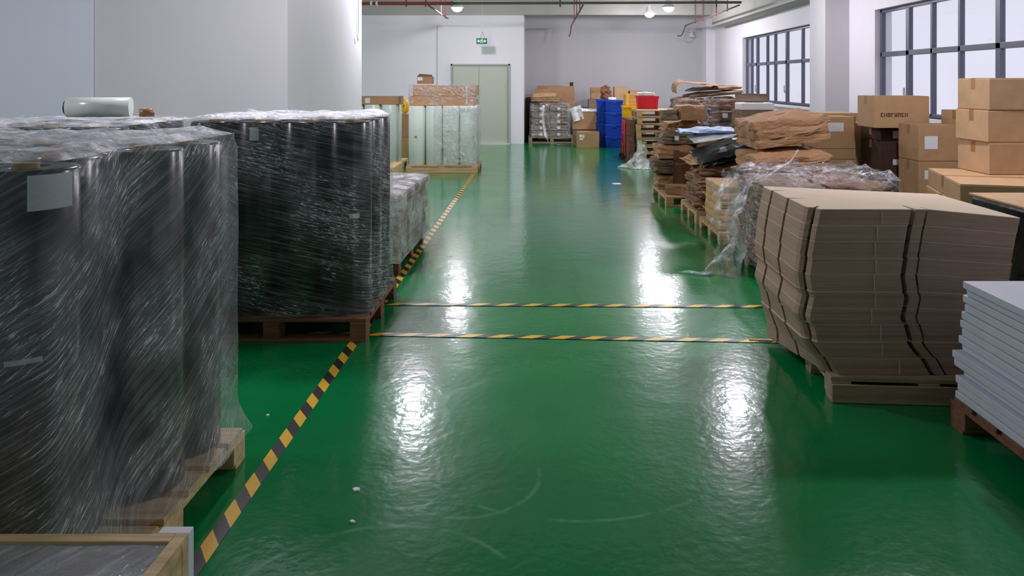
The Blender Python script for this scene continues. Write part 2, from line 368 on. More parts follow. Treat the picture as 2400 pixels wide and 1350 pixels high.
# ------------------------------------------------------------------ ceiling lamps
def lamps():
    t = thing('pendant_lamp', '', 'lamp', (-1.86, 16.8, 0)); 
    zb = 3.30
    bm = bmesh.new(); bm_lathe(bm, [(0.0005, zb-0.09), (0.05, zb-0.084), (0.09, zb-0.06), (0.112, zb-0.025), (0.115, zb)], 16); mk('lamp_lens', bm, M['lamp'], t)
    bm = bmesh.new(); bm_lathe(bm, [(0.118, zb), (0.15, zb+0.0), (0.15, zb+0.02), (0.09, zb+0.06), (0.07, zb+0.16), (0.03, zb+0.18), (0.0005, zb+0.18)], 20); mk('lamp_housing', bm, M['white_metal'], t)
    bm = bmesh.new(); bm_tube(bm, [(0, 0, zb+0.17), (0, 0, ZC)], 0.012, 8); mk('rod', bm, M['white_metal'], t)
    spots = [(-1.86, 16.8, 'round pendant lamp in the far row, left of the aisle near the exit sign'),
             (2.90, 16.8, 'round pendant lamp in the far row, upper right of the two lit lamps'),
             (2.69, 18.3, 'round pendant lamp hanging lowest in view before the alcove wall'),
             (-1.9, 11.25, 'round pendant lamp over the left of the aisle, mirrored in the mid floor'),
             (2.95, 11.25, 'round pendant lamp over the bundled cardboard on the right'),
             (-1.9, 5.7, 'round pendant lamp over the black roll pallets'),
             (2.95, 5.7, 'round pendant lamp over the die-cut board stack'),
             (-5.3, 3.2, 'added unseen pendant lamp at the far left, brightening the pale column'),  # added out of view to brighten the column and partition front
             (-6.9, 14.6, 'added unseen pendant lamp at the far left, brightening the left back wall')]  # added out of view to lift the left part of the back wall
    for i, (x, y, lb) in enumerate(spots):
        if i == 0: t['label'] = lb; t['group'] = 'pendant lamps'
        else: dup(t, (x, y, 0), 0, lb, 'pendant lamps')
lamps()

# ------------------------------------------------------------------ pipes
def pipes():
    zp = 3.21; y = 15.0
    t = thing('sprinkler_pipe', 'long pipe crossing the ceiling, red at its left end and grey beyond', 'pipe', (0, y, zp))
    bm = bmesh.new(); bm_tube(bm, [(-4.4, 0, 0), (-1.75, 0, 0)], 0.034, 12); mk('red_section', bm, M['red_pipe'], t)
    bm = bmesh.new(); bm_tube(bm, [(-1.75, 0, 0), (4.05, 0, 0.02)], 0.026, 12); mk('grey_section', bm, M['grey_pipe'], t)
    for x in (-3.38, -3.27, -1.76):
        bm = bmesh.new(); bm_tube(bm, [(x-0.02, 0, 0), (x+0.02, 0, 0)], 0.045, 12); mk('coupling', bm, M['grey_pipe'] if x > -3 else M['white_metal'], t)
    for x in (-2.68, -2.29, 0.41, 3.55):
        bm = bmesh.new(); bm_tube(bm, [(x, 0, -0.07), (x, 0, ZC-zp)], 0.016, 8); mk('hanger', bm, M['brown_pipe'] if x < 0 else M['grey_pipe'], t)
    def branch(x, y1, drop, lb, hang, dxe):
        t = thing('branch_pipe', lb, 'pipe', (x, y, zp-0.03))
        bm = bmesh.new(); L = y1-y
        pts = [(0, 0.03, 0), (0, L, 0)]
        if drop: pts += [(0, L+0.02, -0.03), (dxe*0.4, L+0.03, -drop*0.9), (dxe*0.5, L+0.03, -drop), (dxe, L+0.03, -drop)]
        bm_tube(bm, pts, 0.017, 8); mk('pipe_run', bm, M['brown_pipe'], t)
        for h in hang:
            bm = bmesh.new(); bm_tube(bm, [(0, h-y, -0.04), (0, h-y, ZC-zp+0.03)], 0.013, 8); mk('hanger', bm, M['brown_pipe'], t)
    branch(-2.25, 18.3, 0, 'thin brown branch pipe running back beside the left lamp', (17.0, 17.8), 0)
    branch(0.87, 20.6, 0.28, 'thin brown branch pipe dropping in the middle of the alcove', (16.2, 17.6, 18.8), -0.08)
    branch(4.02, 20.6, 0.28, 'thin brown branch pipe dropping by the right end of the alcove', (16, 17, 18.4, 19.3), -0.22)
    # exit sign
    t = thing('exit_sign', 'small green lit exit sign hanging above the double door', 'sign', (-1.47, 18.9, 2.66))
    box_part('housing', (-0.135, 0.135, -0.02, 0.02, -0.075, 0.075), M['green_sign'], t, 0.006)
    bm = bmesh.new()
    def poly(pts, yy=-0.024):
        a = [bm.verts.new((p[0], yy, p[1])) for p in pts]; b = [bm.verts.new((p[0], yy+0.004, p[1])) for p in pts]
        bm.faces.new(a); bm.faces.new(list(reversed(b)))
        for i in range(len(a)): bm.faces.new((a[i], b[i], b[(i+1) % len(a)], a[(i+1) % len(a)]))
    poly([(-0.11, 0), (-0.075, 0.038), (-0.075, 0.014), (-0.045, 0.014), (-0.045, -0.014), (-0.075, -0.014), (-0.075, -0.038)])
    poly([(0.11, 0), (0.075, -0.038), (0.075, -0.014), (0.05, -0.014), (0.05, 0.014), (0.075, 0.014), (0.075, 0.038)])
    poly([(0.0+0.011*math.cos(k*PI/4)+0.012, 0.042+0.011*math.sin(k*PI/4)) for k in range(8)])
    poly([(-0.012, 0.03), (0.012, 0.03), (0.008, -0.008), (-0.010, -0.008)])
    poly([(-0.012, 0.03), (-0.034, 0.01), (-0.028, 0.004), (-0.008, 0.018)]); poly([(0.012, 0.03), (0.036, 0.018), (0.034, 0.010), (0.010, 0.016)])
    poly([(-0.010, -0.006), (-0.030, -0.028), (-0.036, -0.05), (-0.026, -0.05), (-0.018, -0.030), (0.0, -0.010)])
    poly([(0.008, -0.006), (0.022, -0.028), (0.014, -0.052), (0.024, -0.052), (0.034, -0.026), (0.010, 0.0)])
    mk('exit_symbols', bm, M['exit_light'], t)
    for dx in (-0.03, 0.08):
        bm = bmesh.new(); bm_tube(bm, [(dx, 0, 0.075), (0.02, 0, 0.24)], 0.004, 6); mk('wire', bm, M['metal'], t)
    bm = bmesh.new(); bm_tube(bm, [(0.02, 0, 0.235), (0.02, 0, ZC-2.66)], 0.003, 6); mk('wire', bm, M['white_metal'], t)
    # cable hanging on partition corner
    bm = bmesh.new(); bm_tube(bm, [(-2.57, 10.6, ZC), (-2.575, 10.6, 2.7), (-2.58, 10.62, 2.35), (-2.57, 10.55, 2.22), (-2.565, 10.5, 2.3)], 0.008, 8)
    tag(mk('hanging_cable', bm, M['white_metal']), 'thin white cable hanging down the corner of the grey partition wall', 'cable')
    # cameras on the alcove right
    t = thing('wall_speaker', 'small white cone fixture high in the right corner of the alcove', 'wall fixture', (4.36, 21.42, 2.9))
    bm = bmesh.new(); bm_lathe(bm, [(0.0005, 0.16), (0.03, 0.16), (0.10, 0), (0.0005, 0)], 16); mk('cone', bm, M['white_metal'], t)
    box_part('bracket', (-0.02, 0.02, 0.0, 0.08, 0.15, 0.2), M['white_metal'], t)
pipes()

# ------------------------------------------------------------------ floor tapes, scraps
def tapes():
    bm = bmesh.new(); bm_box(bm, -0.031, 0.031, 0.9, 13.3, 0, 0.0015)
    tag(mk('hazard_tape', bm, M['haz_y'], loc=(-1.172, 0, 0.0005)), 'yellow and black floor tape running along the left side of the aisle', 'floor tape', 'hazard tapes on the floor')
    bm = bmesh.new(); bm_box(bm, -1.62, 1.95, -0.03, 0.03, 0, 0.0015)
    tag(mk('hazard_tape', bm, M['haz_x'], loc=(0.1, 5.49, 0.0025), rot=(0, 0, -0.022)), 'farther of two yellow and black floor tapes crossing the aisle', 'floor tape', 'hazard tapes on the floor')
    bm = bmesh.new(); bm_box(bm, -1.6, 1.42, -0.03, 0.03, 0, 0.0015)
    tag(mk('hazard_tape', bm, M['haz_x'], loc=(0.1, 4.80, 0.0025), rot=(0, 0, -0.05)), 'nearer of two yellow and black floor tapes crossing the aisle', 'floor tape', 'hazard tapes on the floor')
    def scrap(x, y, r, lb, seed, h=0.006):
        random.seed(seed); bm = bmesh.new(); n = 7
        a = [(r*random.uniform(0.6, 1.1)*math.cos(2*PI*k/n), r*random.uniform(0.5, 1.0)*math.sin(2*PI*k/n)) for k in range(n)]
        lo = [bm.verts.new((p[0], p[1], 0)) for p in a]; hi = [bm.verts.new((p[0]*0.8, p[1]*0.8, h)) for p in a]
        bm.faces.new(lo); bm.faces.new(hi)
        for k in range(n): bm.faces.new((lo[k], lo[(k+1) % n], hi[(k+1) % n], hi[k]))
        tag(mk('paper_scrap', bm, M['white'], loc=(x, y, 0.001)), lb, 'paper scrap', 'paper scraps on the floor')
    scrap(-0.74, 3.01, 0.022, 'largest white paper scrap on the green floor in the foreground', 1)
    scrap(-0.70, 2.79, 0.013, 'small white paper scrap nearest the camera on the floor', 2)
    scrap(-1.34, 3.68, 0.011, 'small white scrap on the floor between tape and black rolls', 3)
    scrap(1.25, 12.0, 0.09, 'white flat scrap lying in the reflection of the blue crates', 4)
    bm = bmesh.new(); bm_box(bm, -0.09, 0.09, -0.012, 0.012, 0, 0.006)
    tag(mk('wood_splinter', bm, M['wood'], loc=(1.42, 4.74, 0.004), rot=(0, 0, -0.1)), 'thin wooden sliver on the end of the nearer cross tape', 'wood sliver')
tapes()

# ------------------------------------------------------------------ pallets
def pallet(loc, w, d, mat, label, rz=0, group='wooden pallets', h=0.145, front_boards=7, solid=False):
    """origin at front left corner on the floor"""
    t = thing('wooden_pallet', label, 'pallet', loc, rz, group)
    bm = bmesh.new(); n = front_boards; bw = d/n
    for k in range(n):
        y0 = k*bw; bm_box(bm, 0, w, y0+0.008, y0+bw*0.84, h-0.022, h, 0.003)
    mk('deck', bm, mat, t)
    bm = bmesh.new()
    for k in range(3):
        x = (w-0.1)*k/2; bm_box(bm, x, x+0.1, 0.0, d, h-0.044, h-0.0225, 0.002)
    mk('stringer', bm, mat, t)
    for i in range(3):
        x = (w-0.1)*i/2
        for j in range(3):
            y = (d-0.12)*j/2
            box_part('block', (x, x+0.1, y, y+0.12, 0.0205, h-0.0445), mat, t, 0.004)
    for j in range(3):
        y = (d-0.1)*j/2
        box_part('base_board', (0, w, y, y+0.1, 0.0, 0.02), mat, t, 0.002)
    if solid: box_part('front_board', (0, w, -0.016, -0.001, 0.002, h-0.03), mat, t, 0.004)
    return t

# ------------------------------------------------------------------ film wraps
def resample(poly, step, rad=0.0):
    """closed outline -> rounded, evenly spaced points"""
    P = [Vector((p[0], p[1], 0)) for p in poly]; out = []
    n = len(P)
    for i in range(n):
        a, b, c = P[i-1], P[i], P[(i+1) % n]
        r = min(rad, (a-b).length*0.45, (c-b).length*0.45)
        p0 = b+(a-b).normalized()*r; p1 = b+(c-b).normalized()*r
        for k in range(7):
            u = k/6; out.append((1-u)**2*p0+2*u*(1-u)*b+u*u*p1)
    res = []
    for i in range(len(out)):
        a, b = out[i], out[(i+1) % len(out)]; L = (b-a).length
        m = max(1, int(L/step))
        for k in range(m): res.append(a.lerp(b, k/m))
    return res
def wrap(name, poly, z0, z1, mat, label, step=0.03, rad=0.12, amp=0.006, top=True, flare=0.0, seed=0, group=None, topamp=0.02, cat='plastic wrap', parent=None, topjit=0.0, topmat=None):
    pts = resample(poly, step, rad); n = len(pts); c = sum(pts, Vector())/n
    nz = max(6, int((z1-z0)/step)); bm = bmesh.new(); uv = bm.loops.layers.uv.new('UVMap')
    u = [0]
    for i in range(n): u.append(u[-1]+(pts[(i+1) % n]-pts[i]).length)
    rings = []
    for j in range(nz+1):
        v = j/nz; z = z0+(z1-z0)*v; row = []
        for i in range(n):
            p = pts[i]; tdir = (pts[(i+1) % n]-pts[i-1]).normalized(); nn = Vector((tdir.y, -tdir.x, 0))
            if nn.dot(p-c) < 0: nn = -nn
            ns = abs(noise.noise(Vector((u[i]*1.8+seed*7, z*2.6+u[i]*1.2, seed))))*amp*1.3+noise.noise(Vector((u[i]*5, z*9+u[i]*6, seed+3)))*amp*0.35
            fl = flare*max(0, 1-v*9)**1.5
            pull = -0.012*(v > 0.97)
            zz = z+(noise.noise(Vector((u[i]*6, seed*3, 1)))*0.02*(j == 0)) + (noise.noise(Vector((u[i]*5, seed*3, 9)))*topjit*(v > 0.95))
            row.append(bm.verts.new(p+nn*(ns+fl+pull)+Vector((0, 0, zz))))
        rings.append(row)
    for j in range(nz):
        for i in range(n):
            k = (i+1) % n; f = bm.faces.new((rings[j][i], rings[j][k], rings[j+1][k], rings[j+1][i])); f.smooth = True
            for lp, (a, b) in zip(f.loops, ((u[i], j), (u[i+1], j), (u[i+1], j+1), (u[i], j+1))): lp[uv].uv = (a, z0+(z1-z0)*b/nz)
    if top:
        prev = rings[-1]; K = 8
        for k in range(1, K):
            s = 1-k/K; row = []
            for i in range(n):
                q = c+(pts[i]-c)*s
                row.append(bm.verts.new(Vector((q.x, q.y, z1+0.006+topamp*(0.5+0.9*noise.noise(Vector((q.x*9, q.y*9, seed))))))))
            for i in range(n):
                m = (i+1) % n; f = bm.faces.new((prev[i], prev[m], row[m], row[i])); f.smooth = True
                for lp in f.loops: lp[uv].uv = (lp.vert.co.x*1.3, lp.vert.co.y*1.3)
            prev = row
        f = bm.faces.new(prev); 
        for lp in f.loops: lp[uv].uv = (lp.vert.co.x*1.3, lp.vert.co.y*1.3)
    if top and topmat:
        for f in bm.faces:
            if min(v.co.z for v in f.verts) > z1-0.012-1.2*step*0: f.material_index = 1
    o = mk(name, bm, [mat, topmat] if topmat else mat, parent, smooth=True)
    if label: tag(o, label, cat, group)
    return o

def roll_proto(name, r, z0, h, mat, core=True):
    t = thing(name, '', 'film roll')
    bm = bmesh.new(); bm_lathe(bm, [(0.036, z0+h-0.015), (0.036, z0+h-0.003), (r-0.006, z0+h), (r, z0+h-0.008), (r, z0+0.006), (r-0.005, z0), (0.036, z0)], 40); mk('film_winding', bm, mat, t)
    if core:
        bm = bmesh.new(); bm_lathe(bm, [(0.027, z0+0.01), (0.027, z0+h+0.012), (0.0355, z0+h+0.012), (0.0355, z0+0.01)], 20); mk('core_tube', bm, M['core'], t)
    return t

COLW = ['rightmost', 'second from the right', 'third from the right', 'fourth from the right', 'fifth from the right']
def roll_grid(proto, xs, ys, rowname, base, group, first=True, offs=None, z=0.0):
    used = not first
    for j, y in enumerate(ys):
        for i, x in enumerate(xs):
            dx = offs[j] if offs else 0
            lb = '%s, %s, %s' % (base, rowname[j], COLW[i])
            loc = (x+dx, y, z)
            if not used: proto.location = loc; proto['label'] = lb; proto['group'] = group; used = True
            else: dup(proto, loc, random.uniform(0, 6), lb, group)

random.seed(5)
# --- near wrapped load (A)
pallet((-2.62, 2.02, 0), 1.33, 1.25, M['wood_y'], 'pale yellow wooden pallet under the nearest wrapped black rolls', group='wooden pallets under the film rolls')
rA = roll_proto('black_film_roll', 0.143, 0.147, 1.25, M['black'])
rowsA = [3.09, 2.79, 2.49, 2.20]; offA = [-1.475, -1.485, -1.62, -1.515]
roll_grid(rA, [0, -0.30, -0.60, -0.90], rowsA, ['back row', 'third row', 'second row', 'front row'],
          'black film roll on the nearest pallet', 'black film rolls on the nearest pallet', offs=offA)
# tag on the nearest visible roll
nearest = [o for o in COL.objects if o.name.startswith('black_film_roll') and 'front row, rightmost' in o.get('label', '')][0]
def curved_label(parent, r, a0, a1, z0, z1, mat, name='paper_label', lab=None):
    bm = bmesh.new(); n = 8; A = [a0+(a1-a0)*k/n for k in range(n+1)]
    for rr in (r+0.001, r+0.0025):
        pass
    i0 = [bm.verts.new(((r+0.0012)*math.cos(a), (r+0.0012)*math.sin(a), z0)) for a in A]; i1 = [bm.verts.new(((r+0.0012)*math.cos(a), (r+0.0012)*math.sin(a), z1)) for a in A]
    for k in range(n): bm.faces.new((i0[k], i0[k+1], i1[k+1], i1[k]))
    o = mk(name, bm, mat, parent, smooth=True)
    if lab: o['label'] = lab
    return o
nearest.rotation_euler = (0, 0, 0)
curved_label(nearest, 0.143, -PI*0.30, -PI*0.02, 1.285, 1.385, M['tag'])
curved_label(nearest, 0.143, -PI*0.42, -PI*0.22, 0.86, 0.875, M['tag'])
wrap('stretch_film', [(-2.58, 3.25), (-1.30, 3.255), (-1.305, 2.9), (-1.32, 2.70), (-1.39, 2.52), (-1.37, 2.38), (-1.335, 2.25), (-1.34, 2.03), (-2.60, 2.03)],
     0.152, 1.425, M['film_near'], 'shiny clear stretch film wrapped round the nearest black rolls', step=0.028, rad=0.06, amp=0.006, flare=0.06, seed=1, group='stretch film wraps', topamp=0.03, topmat=M['film_top'])

# --- second wrapped load (B)
pallet((-2.30, 4.72, 0), 1.2, 1.02, M['wood_br'], 'dark brown wooden pallet under the second load of black rolls', group='wooden pallets under the film rolls')
rB = roll_proto('black_film_roll', 0.146, 0.147, 1.24, M['black'])
roll_grid(rB, [-1.255, -1.55, -1.845, -2.14], [4.92, 5.22, 5.52], ['front row', 'middle row', 'back row'],
          'black film roll on the dark brown pallet', 'black film rolls on the brown pallet')
fr = [o for o in COL.objects if o.name.startswith('black_film_roll') and 'brown pallet, front row' in o.get('label', '')]
for o in fr: o.rotation_euler = (0, 0, 0)
curved_label(fr[2], 0.146, -PI*0.52, -PI*0.40, 1.27, 1.355, M['tag'])
curved_label(fr[0], 0.146, -PI*0.42, -PI*0.28, 0.77, 0.80, M['tag'])
wrap('stretch_film', [(-2.31, 4.755), (-1.10, 4.755), (-1.095, 5.68), (-2.31, 5.685)],
     0.150, 1.405, M['film'], 'shiny clear stretch film wrapped round the black rolls on the brown pallet', step=0.03, rad=0.13, amp=0.007, seed=2, group='stretch film wraps', topamp=0.03, flare=0.01, topmat=M['film_top'])

# --- third load of black rolls, behind the nearest one
pallet((-3.62, 4.2, 0), 1.2, 1.1, M['wood_br'], 'dark wooden pallet farthest left, under the half hidden black rolls', group='wooden pallets under the film rolls')
rC = roll_proto('black_film_roll', 0.143, 0.147, 1.23, M['black'])
roll_grid(rC, [-2.58, -2.88, -3.18, -3.48], [4.40, 4.74, 5.08], ['front row', 'middle row', 'back row'],
          'black film roll on the far left pallet', 'black film rolls on the far left pallet')
wrap('stretch_film', [(-3.64, 4.22), (-2.40, 4.22), (-2.40, 5.27), (-3.64, 5.27)],
     0.150, 1.39, M['film'], 'clear stretch film round the half hidden black rolls on the far left', step=0.04, rad=0.13, amp=0.007, seed=3, group='stretch film wraps', topmat=M['film_top'])
t = thing('white_film_roll', 'white film roll lying on top of the half hidden black rolls', 'film roll', (-2.76, 4.72, 1.485), 0.25)
bm = bmesh.new(); bm_tube(bm, [(-0.2, 0, 0), (0.16, 0, 0.0)], 0.062, 24); mk('film_winding', bm, M['white_roll'], t)
bm = bmesh.new(); bm_tube(bm, [(-0.215, 0, 0), (-0.2005, 0, 0)], 0.042, 20); mk('end_plug', bm, M['metal'], t)
t = thing('adhesive_tape_roll', 'small brown tape roll on top of the far left load', 'tape roll', (-2.50, 4.75, 1.425))
bm = bmesh.new(); bm_lathe(bm, [(0.03, 0), (0.045, 0), (0.045, 0.05), (0.03, 0.05), (0.03, 0)], 20); mk('tape_winding', bm, M['tape_brown'], t)
bm = bmesh.new(); bm_lathe(bm, [(0.027, 0.001), (0.0295, 0.001), (0.0295, 0.049), (0.027, 0.049), (0.027, 0.001)], 20); mk('core', bm, M['core'], t)

# --- silver wrapped low load (D)
pallet((-2.30, 6.35, 0), 1.10, 1.38, M['wood_br'], 'low wooden pallet under the silver wrapped crate load', h=0.12)
t = thing('wrapped_carton_stack', 'low silver wrapped load of flat cartons behind the brown pallet', 'wrapped load', (-2.32, 6.3, 0.12), -0.03)
for k in range(9):
    bm = bmesh.new(); bm_box(bm, 0.02*((k*7) % 3)/3, 1.13-0.012*((k*5) % 4), 0.0, 1.42, 0.002+k*0.063, 0.060+k*0.063, 0.006)
    mk('flat_carton', bm, M['card_gy'], t)
wrap('bubble_wrap', [(-0.02, -0.02), (1.145, -0.02), (1.145, 1.44), (-0.02, 1.44)], 0.0, 0.575, M['film_silver'], None, step=0.035, rad=0.03, amp=0.006, seed=4, topamp=0.02, parent=t)

# --- white rolls (E)
pallet((-2.40, 13.4, 0), 1.28, 1.0, M['wood'], 'pale wooden pallet under the milky white film rolls beside the door', h=0.13, solid=True, group='wooden pallets under the film rolls')
rE = roll_proto('white_film_roll', 0.153, 0.132, 1.07, M['white_roll'])
roll_grid(rE, [-1.30, -1.61, -1.92, -2.23], [13.58, 13.90, 14.21], ['front row', 'middle row', 'back row'],
          'milky white film roll on the door-side pallet', 'milky white film rolls on the door-side pallet')
fr = [o for o in COL.objects if o.name.startswith('white_film_roll') and 'door-side pallet, front row' in o.get('label', '')]
for o in fr: o.rotation_euler = (0, 0, 0)
curved_label(fr[3], 0.153, -PI*0.55, -PI*0.45, 0.62, 0.665, M['orange'], 'paper_label', 'small orange label')
curved_label(fr[0], 0.153, -PI*0.28, -PI*0.22, 0.62, 0.665, M['orange'], 'paper_label', 'small orange label')
wrap('stretch_film', [(-1.93, 13.40), (-1.13, 13.40), (-1.125, 14.38), (-1.93, 14.38)],
     0.135, 1.21, M['film_glitter'], 'glittering clear film round the right half of the white rolls', step=0.04, rad=0.10, amp=0.01, seed=5, group='stretch film wraps', top=False)

def carton(name, loc, w, d, h, mat, label, rz=0, group=None, tape=True, labelspot=None, cat='box', tilt=0, marks=None, tapemat=None, extra=None):
    """closed carton; origin bottom front left; parts body, flap pair, packing tape, paper labels"""
    t = thing(name, label, cat, loc, rz, group)
    if tilt: t.rotation_euler = (0, tilt, rz)
    box_part('body', (0, w, 0, d, 0, h-0.004), mat, t, 0.006)
    bm = bmesh.new(); bm_box(bm, 0.002, w-0.002, 0.002, d/2-0.002, h-0.0035, h, 0.001); bm_box(bm, 0.002, w-0.002, d/2+0.002, d-0.002, h-0.0035, h, 0.001); mk('flap', bm, mat, t)
    if tape:
        bm = bmesh.new(); bm_box(bm, -0.0015, w+0.0015, d/2-0.03, d/2+0.03, h, h+0.0012); bm_box(bm, -0.0015, -0.0003, d/2-0.03, d/2+0.03, h-0.09, h); mk('packing_tape', bm, tapemat or M['tape_brown'], t)
    for (x0, x1, z0, z1) in (labelspot or []):
        box_part('paper_label', (x0, x1, -0.0025, -0.0004, z0, z1), M['label'], t)
    for (y0, y1, z0, z1) in (extra or []):
        box_part('paper_label', (-0.0025, -0.0004, y0, y1, z0, z1), M['label'], t)
    if marks:
        bm = bmesh.new(); random.seed(int(w*1000))
        x0, x1, z0, z1 = marks; n = 8; cw = (x1-x0)/n
        for k in range(n):
            a = x0+k*cw; b = a+cw*0.75
            bm_box(bm, a, a+cw*0.22, -0.0022, -0.0003, z0, z1)
            if k % 3 != 1: bm_box(bm, a, b, -0.0022, -0.0003, z1-(z1-z0)*0.22, z1)
            if k % 2 == 0: bm_box(bm, a, b, -0.0022, -0.0003, z0, z0+(z1-z0)*0.22)
            if k % 3 != 0: bm_box(bm, b-cw*0.22, b, -0.0022, -0.0003, z0, z1)
        mk('printed_lettering', bm, M['ink'], t)
    return t
def arrow_marks(parent, x, zs, s=0.06):
    bm = bmesh.new()
    for z in zs:
        for pts in ([(x-s/2, z), (x+s/2, z), (x+s/6, z+s*0.1), (x+s/6, z+s*0.1)],):
            pass
        bm_box(bm, x-s*0.12, x+s*0.12, -0.003, -0.0006, z, z+s*0.7); bm_box(bm, x-s*0.4, x+s*0.4, -0.003, -0.0006, z-s*0.15, z)
        a = [bm.verts.new((x+dx, yy, z+dz)) for yy in (-0.003, -0.0006) for dx, dz in ((-s*0.35, s*0.7), (s*0.35, s*0.7), (0, s*1.15))]
        bm.faces.new(a[:3]); bm.faces.new(a[3:])
    mk('printed_arrows', bm, M['label'], parent)
c1 = carton('long_carton', (-2.36, 13.5, 1.203), 1.16, 0.75, 0.175, M['card_or'], 'lower of two long orange-brown cartons on the white rolls', group='long cartons on the white rolls'); arrow_marks(c1, 1.04, [0.05], 0.07)
c2 = carton('long_carton', (-2.30, 13.52, 1.381), 1.14, 0.72, 0.185, M['card_or'], 'upper of two long orange-brown cartons on the white rolls', group='long cartons on the white rolls'); arrow_marks(c2, 0.97, [0.02, 0.1], 0.07)
wrap('stretch_film', [(-2.38, 13.48), (-1.13, 13.48), (-1.13, 14.27), (-2.38, 14.27)], 1.215, 1.575, M['film_clear'], 'thin clear film round the two long cartons', step=0.05, rad=0.02, amp=0.006, seed=6, group='stretch film wraps', topamp=0.008)
t = carton('small_carton', (-2.26, 13.75, 1.60), 0.28, 0.22, 0.135, M['card'], 'small brown carton on top of the long cartons', labelspot=[(0.01, 0.10, 0.06, 0.12)])
bm = bmesh.new(); v = [bm.verts.new(p) for p in ((0.0, 0.0, 0.135), (0.28, 0.0, 0.135), (0.27, 0.06, 0.165), (0.03, 0.07, 0.185))]; bm.faces.new(v)
bmesh.ops.solidify(bm, geom=bm.faces[:], thickness=0.004); mk('open_flap', bm, M['card'], t)

# --- second pallet of white rolls (F), half hidden behind the partition
pallet((-3.85, 13.75, 0), 1.25, 1.0, M['wood_y'], 'pale wooden pallet half hidden left of the white roll pallet', h=0.13, group='wooden pallets under the film rolls')
rF = roll_proto('white_film_roll', 0.155, 0.132, 1.08, M['white_roll'])
roll_grid(rF, [-2.80, -3.12, -3.44], [13.95, 14.3], ['front row', 'back row'], 'milky white film roll on the half hidden left pallet', 'milky white film rolls left of the door-side pallet')
carton('long_carton', (-3.42, 13.85, 1.215), 0.80, 0.5, 0.15, M['card'], 'brown carton with white label on the half hidden white rolls', labelspot=[(0.18, 0.27, 0.03, 0.12)])
carton('brown_carton', (-2.98, 15.2, 0), 0.46, 0.5, 0.50, M['card_wall'], 'pale carton standing on the floor in the gap behind the white rolls', group='cartons behind the white rolls')
carton('brown_carton', (-2.97, 15.2, 0.503), 0.44, 0.48, 0.465, M['card'], 'brown carton stacked in the gap behind the white rolls', group='cartons behind the white rolls')
t = thing('yellow_disc', 'round yellow reel on edge between the two pallets of white rolls', 'reel', (-2.81, 15.42, 1.21))
t.rotation_euler = (0.0, PI/2, 0.6)
bm = bmesh.new(); bm_lathe(bm, [(0.05, 0), (0.15, 0), (0.155, 0.02), (0.15, 0.05), (0.05, 0.05), (0.05, 0)], 28); mk('tape_winding', bm, M['yellow'], t)
bm = bmesh.new(); bm_lathe(bm, [(0.04, 0.001), (0.0495, 0.001), (0.0495, 0.049), (0.04, 0.049), (0.04, 0.001)], 20); mk('core', bm, M['core'], t)
t.location.z = 1.127
carton('wooden_crate', (-2.9, 11.9, 0), 0.55, 0.9, 0.26, M['wood_y'], 'low pale wooden crate in front of the half hidden white rolls', tape=False, cat='crate')

# --- foreground crate (Y)
t = thing('wooden_crate', 'pale wooden crate under clear film in the bottom left corner', 'crate', (-2.05, 0.70, 0))
W, D, H = 1.205, 1.095, 0.55
for a in ((0, W, 0, 0.03), (0, W, D-0.03, D)): box_part('side_board', (a[0], a[1], a[2], a[3], 0.10, H), M['wood_y'], t, 0.003)
for a in ((0, 0.03), (W-0.03, W)): box_part('side_board', (a[0], a[1], 0.031, D-0.031, 0.10, H), M['wood_y'], t, 0.003)
box_part('bottom_board', (0, W, 0, D, 0.075, 0.099), M['wood_y'], t)
for x in (0, W/2-0.05, W-0.1):
    for y in (0, D/2-0.05, D-0.1): box_part('block', (x, x+0.1, y, y+0.1, 0, 0.0745), M['wood_y'], t, 0.003)
cb = box_part('corner_post', (W-0.075, W+0.0, D+0.0005, D+0.03, 0.10, H+0.012), M['white'], t, 0.003)
cb['label'] = 'white painted corner board with nail heads'
bm = bmesh.new()
for x, z in ((W-0.06, 0.53), (W-0.02, 0.50)): bm_tube(bm, [(x, D+0.03, z), (x, D+0.032, z)], 0.004, 8)
mk('nail', bm, M['metal'], cb)
box_part('top_rim', (W-0.03, W, 0, D, H+0.0005, H+0.012), M['wood_y'], t, 0.002); box_part('top_rim', (0, W-0.031, D-0.03, D, H+0.0005, H+0.012), M['wood_y'], t, 0.002)
bm = bmesh.new(); uvl = bm.loops.layers.uv.new('UVMap'); N = 40; G = []
for j in range(N+1):
    row = []
    for i in range(N+1):
        x = 0.0+W*i/N; y = 0.0+D*j/N
        e = min(i, N-i, j, N-j)/N
        z = H+0.008-0.012*min(1, e*6)+0.016*noise.noise(Vector((x*5, y*7, 2)))*min(1, e*8)
        row.append(bm.verts.new((x, y, z)))
    G.append(row)
for j in range(N):
    for i in range(N):
        f = bm.faces.new((G[j][i], G[j][i+1], G[j+1][i+1], G[j+1][i]))
        for lp in f.loops: lp[uvl].uv = (lp.vert.co.x, lp.vert.co.y)
f = mk('stretch_film', bm, M['film_crate'], smooth=True, loc=(-2.05, 0.70, 0)); tag(f, 'clear stretch film sagging over the foreground crate', 'plastic wrap', 'stretch film wraps')
for k in range(4):
    y = 0.86+k*0.25
    t = thing('grey_film_roll', 'dark grey film roll lying in the foreground crate, %s' % ['nearest the camera', 'second from the camera', 'third from the camera', 'farthest from the camera'][k], 'film roll', (-1.45, y, 0.30), 0, 'grey film rolls in the foreground crate')
    bm = bmesh.new(); bm_tube(bm, [(-0.54, 0, 0), (0.54, 0, 0)], 0.12, 28); mk('film_winding', bm, M['black'], t)
    bm = bmesh.new(); bm_tube(bm, [(-0.55, 0, 0), (0.55, 0, 0)], 0.035, 16); mk('core_tube', bm, M['core'], t)

